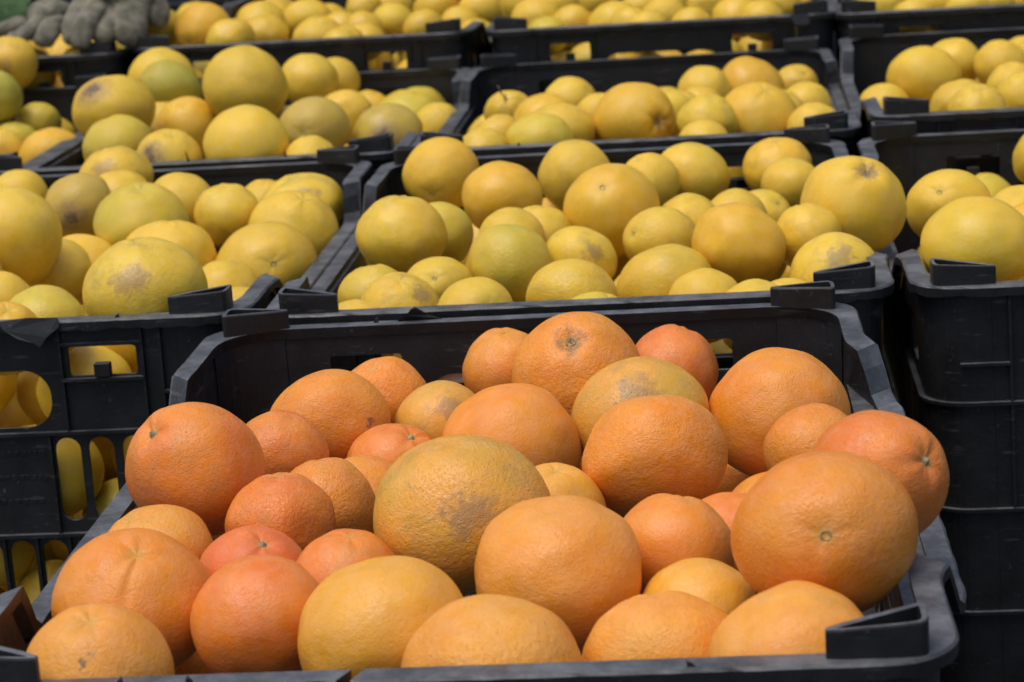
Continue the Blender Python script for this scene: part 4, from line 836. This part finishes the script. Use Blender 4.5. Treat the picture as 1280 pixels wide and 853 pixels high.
DEEP = [(-0.3254, 1.3415, -0.0402, 0.031),
(0.7219, 0.7165, -0.2055, 0.0329),
(0.5533, 0.7646, -0.1718, 0.0307),
(0.6918, 0.9037, -0.021, 0.0321),
(0.6107, 0.7356, -0.0331, 0.0313),
(0.1092, 1.0313, -0.0637, 0.0294),
(-0.32, 0.7134, -0.1305, 0.0294),
(-0.2995, 0.7326, -0.0396, 0.0305),
(-0.3603, 0.9781, -0.0308, 0.0306),
(0.6058, 1.4914, -0.0133, 0.0318),
(0.7397, 1.7816, -0.0112, 0.0315),
(-0.3457, 2.3849, 0.0182, 0.0325),
(0.518, 2.362, 0.0215, 0.0338),
(-0.6646, 1.5786, -0.0293, 0.0334),
(-0.7083, 1.3832, -0.02, 0.0314),
(-0.3521, 0.6557, -0.0533, 0.0328),
(0.5063, 0.883, -0.1517, 0.0296),
(0.0398, 0.9697, -0.0311, 0.0296),
(-0.1598, 1.5137, -0.0137, 0.0291),
(0.4638, 1.2758, -0.176, 0.0338),
(-0.7156, 1.7369, -0.0152, 0.0305),
(0.7243, 0.7328, -0.086, 0.0318),
(-0.3382, 0.789, -0.1837, 0.0297),
(-0.2956, 1.0655, -0.0273, 0.0334),
(-0.5193, 2.3416, 0.0122, 0.0301),
(0.5123, 0.7906, -0.1149, 0.0314),
(0.6668, 1.4736, -0.0045, 0.0311),
(-0.5789, 1.3262, -0.0174, 0.0321),
(0.6391, 0.7887, -0.0716, 0.0302),
(-0.612, 1.7732, -0.0234, 0.0315),
(0.2412, 0.7903, -0.0405, 0.0292),
(0.5967, 0.7773, -0.1277, 0.0328),
(-0.6436, 1.6986, -0.016, 0.0295),
(0.6679, 1.3993, -0.0105, 0.0307),
(0.7559, 1.5988, -0.0067, 0.0304),
(-0.4745, 1.2901, -0.015, 0.0339),
(-0.7335, 2.275, 0.02, 0.0323),
(0.6829, 1.7013, -0.0147, 0.0306),
(-0.2817, 0.7092, -0.2302, 0.0311),
(-0.355, 0.7168, -0.084, 0.0313),
(-0.5374, 1.5115, -0.0177, 0.0312),
(0.4565, 0.9269, -0.1041, 0.0331),
(-0.4616, 2.1933, 0.0174, 0.0304),
(0.5939, 0.9791, -0.0658, 0.0331),
(-0.5245, 1.5752, -0.0217, 0.0313),
(0.5151, 0.9185, -0.0669, 0.0319),
(-0.1229, 2.1905, -0.0008, 0.0328),
(-0.76, 1.68, -0.0164, 0.0337),
(0.2498, 2.3955, 0.0215, 0.0302),
(-0.2923, 0.9812, -0.038, 0.0296),
(-0.7028, 1.3503, -0.162, 0.0322),
(-0.5773, 1.4027, -0.0165, 0.0306),
(-0.1577, 2.2399, 0.0077, 0.0292),
(-0.7098, 1.8809, 0.0212, 0.0296),
(-0.5178, 1.3596, -0.0166, 0.0305),
(0.5557, 2.2444, 0.0166, 0.0299),
(0.6565, 0.9863, -0.0402, 0.0304),
(-0.2037, 1.0252, -0.0878, 0.031),
(-0.6045, 1.6524, -0.0285, 0.0294),
(-0.5845, 1.3516, -0.1544, 0.0313),
(0.6189, 0.7715, -0.1918, 0.0326),
(0.7264, 1.4343, -0.0139, 0.0304),
(0.0467, 1.0202, -0.0802, 0.0335),
(-0.6152, 1.2702, -0.023, 0.0311),
(0.6471, 2.3967, 0.0092, 0.0315),
(-0.2359, 0.9158, -0.0904, 0.0325),
(-0.0478, 1.4936, -0.0283, 0.0325),
(0.696, 1.3439, -0.0106, 0.0305),
(0.1807, 2.3963, 0.0165, 0.0324),
(-0.5024, 1.4618, -0.0272, 0.03),
(0.5758, 2.3824, 0.014, 0.0297),
(0.3002, 2.3623, 0.0171, 0.0328),
(0.5846, 0.8196, -0.2229, 0.0334),
(-0.712, 1.298, -0.0993, 0.0318),
(-0.2658, 1.0497, -0.1022, 0.0331),
(-0.0981, 0.7815, -0.2153, 0.0322),
(-0.6592, 1.3475, -0.0952, 0.0297),
(-0.5381, 1.2776, -0.0241, 0.0297),
(0.6397, 0.9143, -0.1299, 0.029),
(-0.2831, 0.7918, -0.1604, 0.0316),
(0.6177, 0.721, -0.1533, 0.0295),
(0.5997, 1.4021, -0.0214, 0.0295),
(-0.7054, 1.2633, -0.1849, 0.0295),
(-0.2418, 0.8559, -0.0521, 0.0302),
(-0.6418, 1.3633, -0.025, 0.0294),
(-0.2044, 1.4596, -0.0393, 0.0305),
(0.4531, 1.646, -0.0671, 0.0327),
(0.6178, 1.5988, -0.0193, 0.0319),
(0.5239, 1.0489, -0.0499, 0.0333),
(-0.6727, 1.6495, -0.0278, 0.0308),
(-0.7151, 2.0954, 0.0178, 0.0306),
(-0.0457, 2.3393, -0.0335, 0.0293),
(-0.1765, 1.9442, -0.0344, 0.0339),
(0.0468, 2.3788, 0.0165, 0.0308),
(-0.6255, 1.9835, 0.0197, 0.0321),
(0.1222, 0.6539, -0.0881, 0.0294),
(-0.7154, 2.3744, -0.0191, 0.0314),
(-0.4581, 2.2936, 0.0137, 0.0313),
(-0.0757, 0.814, -0.1614, 0.0339),
(0.4659, 2.1387, 0.0191, 0.0307),
(0.4594, 2.3975, 0.0167, 0.0336),
(-0.2663, 0.9294, -0.025, 0.0308),
(0.576, 0.8133, -0.0513, 0.0305),
(-0.699, 1.4764, -0.0369, 0.0297),
(-0.6492, 1.8825, 0.0182, 0.0304),
(-0.6626, 2.0482, 0.0186, 0.0304),
(0.3412, 0.6641, -0.0819, 0.0338),
(0.521, 2.0136, 0.0071, 0.0311),
(-0.6935, 1.9768, 0.0143, 0.0301),
(0.3047, 0.8381, -0.0619, 0.0313),
(-0.3629, 0.9202, -0.1246, 0.0297),
(-0.6228, 1.2726, -0.159, 0.0293),
(0.4742, 1.0062, -0.0642, 0.0308),
(-0.1685, 0.8778, -0.1085, 0.033),
(-0.2692, 0.8054, -0.0805, 0.0327),
(-0.7621, 1.8894, -0.0162, 0.0326),
(0.7517, 0.8324, -0.0808, 0.0336),
(-0.358, 1.5878, -0.0285, 0.0291),
(0.7426, 1.4982, -0.0182, 0.0337),
(0.4952, 1.5467, -0.0554, 0.0307),
(0.127, 0.9575, -0.0809, 0.0298),
(0.1743, 1.6274, -0.0248, 0.029),
(-0.3156, 1.9398, -0.016, 0.0312),
(0.2142, 1.1542, -0.0311, 0.0293),
(0.6421, 2.2093, 0.0088, 0.0323),
(0.1554, 0.8099, -0.0909, 0.0322),
(-0.2907, 0.8849, -0.0815, 0.0318),
(-0.0993, 1.4991, -0.0754, 0.0323),
(-0.5132, 1.313, -0.0607, 0.029),
(0.4886, 0.8161, -0.1881, 0.0292),
(-0.4917, 1.6461, -0.0944, 0.0298),
(0.6616, 0.9264, -0.2279, 0.0323),
(0.6867, 1.2743, -0.0155, 0.0337),
(0.4535, 1.5051, -0.0661, 0.0296),
(-0.1466, 1.5805, -0.0501, 0.0298),
(-0.5977, 1.4999, -0.0262, 0.0301),
(-0.24, 1.8906, -0.0649, 0.0332),
(0.5666, 0.721, -0.2296, 0.0293),
(0.2389, 0.895, -0.0591, 0.0308),
(0.6536, 0.8616, -0.1896, 0.0293),
(-0.1521, 1.0341, -0.0531, 0.0311),
(0.5472, 1.0564, -0.2289, 0.031),
(-0.6835, 2.2662, -0.021, 0.0333),
(-0.3688, 1.1635, -0.0993, 0.0306),
(0.3102, 2.2667, 0.0173, 0.0295),
(-0.2185, 0.955, -0.1785, 0.0326),
(0.0363, 1.1654, -0.0858, 0.0311),
(0.5694, 0.8458, -0.1046, 0.0297),
(0.6793, 1.5857, -0.0202, 0.0299),
(0.5395, 1.6196, -0.05, 0.0315),
(0.0958, 2.3386, 0.0106, 0.0309),
(-0.6109, 1.4065, -0.1283, 0.0297),
(0.5374, 1.7242, -0.0377, 0.0333),
(-0.2373, 1.0207, -0.1853, 0.0332),
(0.3527, 1.5908, -0.0382, 0.0302),
(0.5684, 1.5412, -0.0169, 0.0323),
(0.6536, 1.9137, 0.0209, 0.031),
(0.3566, 0.8059, -0.0592, 0.0308),
(-0.7237, 2.1684, 0.0162, 0.0293),
(-0.2036, 1.1096, -0.0916, 0.0296),
(0.3343, 1.1487, -0.0662, 0.0317),
(-0.197, 0.8571, -0.2197, 0.0299),
(-0.7613, 2.2223, 0.004, 0.0291),
(-0.2225, 1.6328, -0.0334, 0.03),
(0.3113, 0.7042, -0.1268, 0.0331),
(0.7442, 0.9102, -0.0499, 0.0294),
(0.657, 1.8826, -0.0321, 0.0319),
(-0.4921, 1.5265, -0.0577, 0.031),
(0.546, 2.1702, 0.0053, 0.0298),
(-0.0551, 1.63, -0.0702, 0.0301),
(0.6234, 1.1649, -0.0935, 0.03),
(0.7453, 1.9879, 0.0168, 0.0331),
(0.0515, 1.4188, -0.0593, 0.0313),
(0.6735, 1.9966, -0.0108, 0.0323),
(-0.5458, 2.266, -0.0021, 0.031),
(-0.068, 0.9673, -0.0847, 0.0329),
(-0.3326, 0.8428, -0.2132, 0.0292),
(-0.313, 1.145, -0.1159, 0.0291),
(-0.0619, 1.9907, -0.0198, 0.0311),
(0.2436, 1.5031, -0.0668, 0.0293),
(-0.646, 1.3299, -0.1709, 0.0302),
(0.7475, 0.853, -0.1746, 0.0301),
(0.484, 0.8506, -0.0787, 0.0323),
(0.7202, 0.7877, -0.1485, 0.0295),
(0.6467, 0.8087, -0.1486, 0.0291),
(0.7182, 1.1288, -0.0544, 0.0303),
(-0.06, 0.8938, -0.1847, 0.0318),
(0.5038, 0.7178, -0.0762, 0.0291),
(0.1263, 1.5294, -0.0534, 0.0295),
(-0.6696, 1.396, -0.1363, 0.032),
(0.5738, 0.9995, -0.2075, 0.0308),
(0.2589, 0.6588, -0.0583, 0.0317),
(0.2548, 1.2745, -0.0959, 0.0298),
(-0.2308, 2.0595, 0.017, 0.0301),
(0.0948, 0.8637, -0.0779, 0.0305),
(0.2691, 1.4519, -0.0458, 0.0339),
(0.1201, 1.3833, -0.0571, 0.0304),
(0.2312, 2.2723, 0.0098, 0.0309),
(-0.0415, 1.2721, -0.0313, 0.031),
(-0.6375, 1.4772, -0.1016, 0.0301),
(0.5992, 0.9365, -0.2292, 0.0331),
(0.7382, 1.6765, -0.0396, 0.0309),
(0.6759, 0.7503, -0.0481, 0.0299),
(0.1823, 0.8587, -0.0584, 0.0312),
(-0.7258, 1.5953, -0.1433, 0.0307),
(0.5309, 0.9491, -0.1539, 0.0309),
(-0.6434, 1.4428, -0.0447, 0.0337),
(-0.5305, 1.3953, -0.1206, 0.031),
(0.1849, 2.1237, -0.0139, 0.0296),
(0.2031, 2.3305, 0.0098, 0.0313),
(0.2365, 0.9452, -0.0973, 0.032),
(-0.2089, 1.5266, -0.0436, 0.0303),
(-0.0898, 0.817, -0.0849, 0.0336),
(-0.255, 1.5604, -0.022, 0.0304),
(-0.2882, 1.6385, -0.0247, 0.0312),
(0.5993, 0.8422, -0.1569, 0.032),
(0.5513, 1.2744, -0.0903, 0.0322),
(0.6301, 1.351, -0.0287, 0.0323),
(-0.3371, 2.1652, 0.0173, 0.032),
(0.4586, 2.1934, -0.018, 0.0336),
(0.6459, 2.277, 0.0031, 0.0298),
(0.2339, 1.3123, -0.041, 0.03),
(0.152, 2.2627, 0.0024, 0.0326),
(-0.291, 1.8826, -0.0229, 0.0295),
(0.7088, 2.2012, 0.0042, 0.0309),
(0.6695, 2.3348, 0.0054, 0.0338),
(-0.76, 1.9617, -0.011, 0.032),
(-0.3664, 1.0591, -0.0729, 0.0317),
(0.138, 1.9965, -0.0561, 0.0325),
(0.3146, 2.1125, -0.0307, 0.0339),
(-0.1242, 1.1473, -0.086, 0.0319),
(-0.0428, 1.3462, -0.0466, 0.0291),
(-0.3396, 0.8069, -0.1162, 0.033),
(-0.2697, 1.1195, -0.0775, 0.0338),
(-0.0498, 0.7619, -0.0899, 0.0294),
(0.6172, 0.9897, -0.1364, 0.0309),
(-0.127, 2.3897, -0.0223, 0.0322),
(0.0611, 0.6547, -0.0795, 0.0315),
(0.1854, 0.7667, -0.0539, 0.0298),
(-0.2813, 2.1809, -0.0172, 0.031),
(-0.0458, 1.5445, -0.0735, 0.031),
(0.0722, 1.3506, -0.0752, 0.0304),
(-0.234, 2.036, -0.0822, 0.034),
(-0.2474, 2.0161, -0.018, 0.0298)]
PAL = {  # main and second peel colour
    'o': ((.77, .245, .032), (.79, .31, .042)), 'r': ((.75, .195, .036), (.77, .26, .040)), 'rr': ((.72, .165, .048), (.77, .21, .042)),
    'a': ((.79, .30, .045), (.77, .345, .055)), 'm': ((.76, .35, .05), (.64, .38, .055)), 'y': ((.77, .385, .045), (.76, .345, .045))}
PALY = {'y': ((.76, .475, .045), (.71, .485, .045)), 'a': ((.75, .42, .036), (.73, .45, .038)), 'g': ((.60, .47, .045), (.68, .46, .045)),
        'gg': ((.40, .37, .045), (.50, .40, .045)), 'g2': ((.66, .44, .044), (.54, .43, .045)), 'm2': ((.60, .41, .06), (.50, .36, .06))}
def fruit_mesh(seed, crease=0, dimple=.05, wob=.018, ribs=.012):
    bm = bmesh.new(); bmesh.ops.create_uvsphere(bm, u_segments=56, v_segments=36, radius=1)
    s = Vector((seed * 7.3, seed * 3.1, seed * 1.7))
    for v in bm.verts:
        n = v.co.normalized(); th = math.acos(max(-1, min(1, n.z))); ph = math.atan2(n.y, n.x)
        r = 1 + wob * noise.noise(n * 1.1 + s) + wob * .5 * noise.noise(n * 2.6 + s)
        r -= dimple * math.exp(-(th / .17) ** 2) + .03 * math.exp(-((math.pi - th) / .13) ** 2)
        r += .018 * math.exp(-((th - .42) / .2) ** 2)
        # flat spots where the fruit lay against its neighbours
        for j in range(4):
            fd = Vector((math.sin(seed * 1.9 + j * 2.1), math.cos(seed * 2.3 + j * 1.7), math.sin(seed + j * 3.3) * .6)).normalized(); dp = n.dot(fd)
            if dp > .8: r -= (dp - .8) * .16
        rb = math.exp(-(th / .55) ** 2)                                      # faint ribs running into the stem
        r += ribs * rb * (math.cos(ph * 5 + seed) + .6 * math.cos(ph * 8 + seed * 2)) * min(1, th / .2)
        if crease:
            for a, dep, wd in ((0.0, .040, .045), (1.35, .016, .07), (-1.3, .015, .1)):
                dphi = (ph - a + math.pi) % (2 * math.pi) - math.pi
                r -= crease * dep * math.exp(-(dphi * math.sin(th) / wd) ** 2) * math.exp(-((th - .9) / .9) ** 2)
        v.co = n * r
    me = bpy.data.meshes.new('peel'); bm.to_mesh(me); bm.free(); me.materials.append(PEEL)
    me.polygons.foreach_set('use_smooth', [True] * len(me.polygons)); return me
FM = [fruit_mesh(i, 0, .03 + .02 * (i % 3), .028 + .010 * (i % 4)) for i in range(10)]
FMN = fruit_mesh(60, 0, .035, .03, .004)
FMD = [fruit_mesh(40 + i, 0, .085 + .02 * i, .03, .013) for i in range(3)]
FMC = [fruit_mesh(20 + i, 1.0, .06, .03) for i in range(2)]
def part_mesh(kind, seed):
    rnd = random.Random(seed); V, Fc = [], []
    n = 24
    if kind == 'calyx':       # dried five-lobed disc
        rad = [(0, .0), (.035, .012), (.06, .03), (.085, .024), (.12, -.004)]
        for k, (r, z) in enumerate(rad):
            for i in range(n):
                a = 2 * math.pi * i / n; rr_ = r * (1 + (.16 * math.cos(a * 5 + seed) + .14 * math.cos(a * 3 + 1) + .3 * rnd.uniform(-1, 1) if k > 2 else .2 * rnd.uniform(-1, 1)))
                V.append((rr_ * math.cos(a), rr_ * math.sin(a), z + rnd.uniform(-.008, .012)))
    elif kind == 'stem':
        for k, (r, z) in enumerate([(0, .075), (.035, .07), (.05, .045), (.09, .02), (.11, -.01)]):
            for i in range(n):
                a = 2 * math.pi * i / n; rr_ = r * (1 + (.14 * math.cos(a * 5) + .18 * rnd.uniform(-1, 1) if k > 2 else .08 * rnd.uniform(-1, 1)))
                V.append((rr_ * math.cos(a), rr_ * math.sin(a), z + rnd.uniform(-.006, .006)))
    else:                     # small navel ring with sunken centre
        for k, (r, z) in enumerate([(0, -.012), (.022, -.008), (.034, .012), (.05, .016), (.066, .0)]):
            for i in range(n):
                a = 2 * math.pi * i / n; rr_ = r * (1 + .08 * rnd.uniform(-1, 1)); V.append((rr_ * math.cos(a), rr_ * math.sin(a), z))
    m = len(V) // n
    for k in range(m - 1):
        for i in range(n): Fc.append((k * n + i, k * n + (i + 1) % n, (k + 1) * n + (i + 1) % n, (k + 1) * n + i))
    return V, Fc
PARTS = {}
for kd, mt in (('calyx', CALYX), ('stem', STEM), ('dot', NAVEL)):
    for s in range(3):
        V, Fc = part_mesh(kd, s); o = mesh_obj('t', V, Fc, mt, smooth=True); PARTS[kd, s] = o.data; bpy.data.objects.remove(o)
def surf_z(me):               # height of the mesh pole
    return max(v.co.z for v in me.vertices if abs(v.co.x) < 1e-4 and abs(v.co.y) < 1e-4)
POLE = {}
def vary(c, rnd, a=.06):
    k = 1 + rnd.uniform(-a, a); h = rnd.uniform(-a, a) * .6
    return (min(.85, c[0] * k), c[1] * k * (1 + h), c[2] * k * (1 + h))
def make_fruit(name, cat, label, group, x, y, z, R_, ratio, pal, ft, dr, seed, rough=1.0):
    rnd = random.Random(seed)
    cre = ft == 'crease'
    me = FMC[seed % 2] if cre else (FMN if ft == 'dot' else FMD[seed % 3] if ft in ('stem', 'calyx') else FM[rnd.randrange(10)])
    o = link(bpy.data.objects.new(name, me))
    if ft in ('dot', 'calyx', 'stem', 'twig', 'crease') and dr: ax = Vector(dr)
    else:
        tl = rnd.uniform(.1, .5); a = rnd.uniform(0, 6.28); ax = Vector((math.sin(tl) * math.cos(a), math.sin(tl) * math.sin(a), math.cos(tl)))
        if rnd.random() < .6: ax = -ax                      # stem end hidden below
    q = Vector((0, 0, 1)).rotation_difference(ax.normalized()) @ Quaternion((0, 0, 1), rnd.uniform(0, 6.28))
    if cre:                                                # turn the main crease towards the open side
        l = q.inverted() @ Vector((.03, -1, -.15)); q = q @ Quaternion((0, 0, 1), math.atan2(l.y, l.x))
    o.rotation_mode = 'QUATERNION'; o.rotation_quaternion = q; o.location = (x, y, z)
    k = max(ratio, .85); R_ *= 1.012
    if abs(ax.z) > .75: o.scale = (R_, R_, R_ * k)
    else:                                                   # stem faces sideways: the fruit sags across its stem axis instead
        if not cre:
            l = q.inverted() @ Vector((0, 0, 1)); q = q @ Quaternion((0, 0, 1), math.atan2(l.y, l.x)); o.rotation_quaternion = q; k = .35 + .65 * k; o.scale = (R_ * k, R_, R_)
        else: o.scale = (R_, R_, R_ * (.5 + .5 * k))
    a, b = pal
    a = vary(a, rnd); b = vary(b, rnd); o.color = (*a, 1)
    o['peel_second'] = [float(v) for v in b]
    o['mottle'] = {'mott': .38, 'blot': .38}.get(ft, rnd.choice((0, 0, .1, .2)))
    o['scar_size'] = 0.0; o['scar_dark'] = 0.0; o['scar_spot'] = [0., 0., 2.]; o['rough_peel'] = rough * rnd.uniform(.5, 1.2)
    if ft in ('scar', 'blot', 'spot', 'mott') and dr:
        l = q.inverted() @ Vector(dr); o['scar_spot'] = [float(v) for v in l]
        o['scar_size'] = {'scar': .5, 'blot': .34, 'spot': .07, 'mott': .3}[ft]; o['scar_dark'] = {'scar': .85, 'blot': .0, 'spot': .5, 'mott': .05}[ft]
    if ft == 'calyx': o['scar_spot'] = [0., 0., 1.]; o['scar_size'] = .22; o['scar_dark'] = .25
    tag(o, label, cat, group)
    pz = POLE.setdefault(me.name, surf_z(me))
    kd = {'dot': 'dot', 'calyx': 'calyx', 'stem': 'stem', 'twig': 'stem'}.get(ft)
    if kd:
        p_ = link(bpy.data.objects.new({'dot': 'navel', 'calyx': 'dried_calyx', 'stem': 'stem_button'}[kd], PARTS[kd, seed % 3]), o)
        p_.location = (0, 0, pz - .004); p_.scale = (1.15,) * 3 if kd != 'stem' else (.8, .8, 1)
    if ft == 'twig':
        pts = [Vector((0, 0, pz)), Vector((.05, .02, pz + .2)), Vector((.02, .12, pz + .42)), Vector((-.05, .1, pz + .7)), Vector((-.02, .16, pz + .95))]
        V, Fc = [], []
        for i, c in enumerate(pts):
            for j in range(6):
                an = j * math.pi / 3; r_ = .045 - .005 * i; V.append((c.x + r_ * math.cos(an), c.y + r_ * math.sin(an), c.z))
        for i in range(len(pts) - 1):
            for j in range(6): Fc.append((i * 6 + j, i * 6 + (j + 1) % 6, i * 6 + 6 + (j + 1) % 6, i * 6 + 6 + j))
        Fc += [tuple(range(6)), tuple(range(29, 23, -1))]
        mesh_obj('twig', V, Fc, TWIG, o, smooth=True)
    return o
for i, (k, x, y, z, R_, ratio, cls, ft, dr, lab) in enumerate(FRUIT):
    if k == (0, 0): make_fruit('orange', 'orange', lab, 'oranges heaped in the front crate', x, y, z, R_, ratio, PAL[cls], ft, dr, 100 + i, 1.0)
    else: make_fruit('grapefruit', 'grapefruit', lab, 'yellow grapefruits heaped in the crates', x, y, z, R_, ratio, PALY[cls], ft, dr, 100 + i, .7)
for i, (k, x, y, z, R_, lab) in enumerate(UNDER):
    rnd = random.Random(i)
    if k == (0, 0): make_fruit('orange', 'orange', lab or 'orange buried under the top layer of the front crate', 'half-hidden oranges' if lab else 'buried oranges', x, y, z, R_, .95, PAL[rnd.choice('oora')], '', None, 900 + i)
    else: make_fruit('grapefruit', 'grapefruit', lab or 'yellow grapefruit packed below the top layer of its crate', 'half-hidden grapefruits' if lab else 'buried grapefruits', x, y, z, R_, .95, PALY[rnd.choice(['y', 'y', 'a', 'g', 'y'])], '', None, 900 + i, .7)
# the grapefruits deeper down, past the number one could count
V, Fc = [], []
bm = bmesh.new(); bmesh.ops.create_icosphere(bm, subdivisions=3, radius=1); bv = [v.co.copy() for v in bm.verts]; bf = [tuple(v.index for v in f.verts) for f in bm.faces]; bm.free()
for x, y, z, r_ in DEEP:
    n = len(V); V += [(x + v.x * r_, y + v.y * r_, z + v.z * r_ * .96) for v in bv]; Fc += [tuple(a + n for a in f) for f in bf]
me = bpy.data.meshes.new('deep_grapefruit'); me.from_pydata(V, [], Fc); me.materials.append(PEEL)
me.polygons.foreach_set('use_smooth', [True] * len(me.polygons))
o = link(bpy.data.objects.new('deep_grapefruit', me)); o.color = (.66, .41, .048, 1); o['peel_second'] = [.6, .4, .045]; o['rough_peel'] = 0.0; o['mottle'] = 0.0
tag(o, 'grapefruits filling the lower layers of the yellow crates', 'grapefruit', kind='stuff')

# ---------------------------------------------------------------- work gloves on the back row
def finger(bmname, pts, radii, mat, parent):
    me = bpy.data.meshes.new(bmname); me.from_pydata([tuple(p_) for p_ in pts], [(i, i + 1) for i in range(len(pts) - 1)], [])
    return me
def glove(label, chains, mat, cuff, cuffmat):
    """chains: list of [(x,y,z,r)...]; first chain is palm; others start at an index of it"""
    V, E, Rr = [], [], []
    idx0 = {}
    for ci, (start, ch) in enumerate(chains):
        prev = start
        for (x, y, z, r_) in ch:
            V.append((x, y, z)); Rr.append(r_); n = len(V) - 1
            if prev is not None: E.append((prev, n))
            prev = n
    me = bpy.data.meshes.new('knit_glove'); me.from_pydata(V, E, []); me.materials.append(mat)
    o = link(bpy.data.objects.new('knit_glove', me))
    sk = o.modifiers.new('skin', 'SKIN'); sk.use_smooth_shade = True
    for i, sv in enumerate(me.skin_vertices[0].data): sv.radius = (Rr[i] * 1.16, Rr[i] * .80); sv.use_root = (i == 0)
    ss = o.modifiers.new('sub', 'SUBSURF'); ss.levels = ss.render_levels = 2
    tx = bpy.data.textures.new('folds', 'CLOUDS'); tx.noise_scale = .03
    dm = o.modifiers.new('folds', 'DISPLACE'); dm.texture = tx; dm.texture_coords = 'GLOBAL'; dm.strength = .008; dm.mid_level = .5
    dg = bpy.context.evaluated_depsgraph_get(); me2 = bpy.data.meshes.new_from_object(o.evaluated_get(dg)); bpy.data.objects.remove(o)
    me2.name = 'knit_glove'; me2.polygons.foreach_set('use_smooth', [True] * len(me2.polygons))
    me2.materials.clear(); me2.materials.append(mat)
    root = link(bpy.data.objects.new('work_glove', me2)); tag(root, label, 'glove', 'work gloves')
    if cuff:
        (c, d_, r_, L_) = cuff; V, Fc = [], []
        d_ = Vector(d_).normalized(); s_ = d_.orthogonal().normalized(); t_ = d_.cross(s_); n = 28
        for k in range(7):
            for i in range(n):
                a = 2 * math.pi * i / n; rr_ = r_ * (1 + .05 * math.cos(a * 14) + .12 * math.sin(a * 2 + k * .5)) * (1 if k < 6 else .85)
                V.append(Vector(c) + d_ * L_ * min(k, 5) / 5 + s_ * rr_ * math.cos(a) + t_ * rr_ * math.sin(a) * .62)
        for k in range(6):
            for i in range(n): Fc.append((k * n + i, k * n + (i + 1) % n, (k + 1) * n + (i + 1) % n, (k + 1) * n + i))
        mesh_obj('cuff', V, Fc, cuffmat, root, smooth=True)
    return root
yb = 1.90
glove('grey-green knit work glove hanging its fingers over the back-row rim, lime cuff on top', [
    (None, [(-.425, yb + .03, .125, .030), (-.430, yb + .01, .108, .033)]),
    (1, [(-.462, yb - .02, .098, .016), (-.474, yb - .045, .074, .0145), (-.474, yb - .05, .05, .013)]),
    (1, [(-.446, yb - .03, .096, .016), (-.458, yb - .058, .072, .0145), (-.462, yb - .062, .046, .012)]),
    (1, [(-.425, yb - .025, .090, .017), (-.434, yb - .05, .066, .015), (-.44, yb - .055, .05, .0125)]),
    (1, [(-.405, yb - .02, .092, .019), (-.405, yb - .045, .068, .019), (-.410, yb - .052, .045, .015)]),
    (1, [(-.39, yb + .01, .100, .016), (-.378, yb - .01, .080, .015), (-.385, yb - .02, .062, .012)])],
    GLOVE, ((-.420, yb - .015, .099), (.1, .1, 1), .033, .06), GLIME)
glove('dark grey glove lying flat left of the hanging one, green knit back', [
    (None, [(-.535, yb + .02, .085, .024), (-.515, yb + .0, .085, .026)]),
    (1, [(-.497, yb - .02, .09, .015), (-.487, yb - .03, .088, .013)]),
    (1, [(-.500, yb - .035, .078, .014), (-.506, yb - .05, .062, .013), (-.512, yb - .055, .050, .0115)]),
    (1, [(-.52, yb - .03, .074, .013), (-.535, yb - .05, .066, .012), (-.552, yb - .055, .062, .010)]),
    (1, [(-.535, yb - .02, .080, .013), (-.555, yb - .035, .074, .012), (-.572, yb - .04, .070, .010)]),
    (1, [(-.51, yb + .01, .092, .014), (-.50, yb + .0, .105, .012)])],
    GLOVE, ((-.53, yb + .0, .090), (-1, .15, .1), .030, .075), GGREEN)
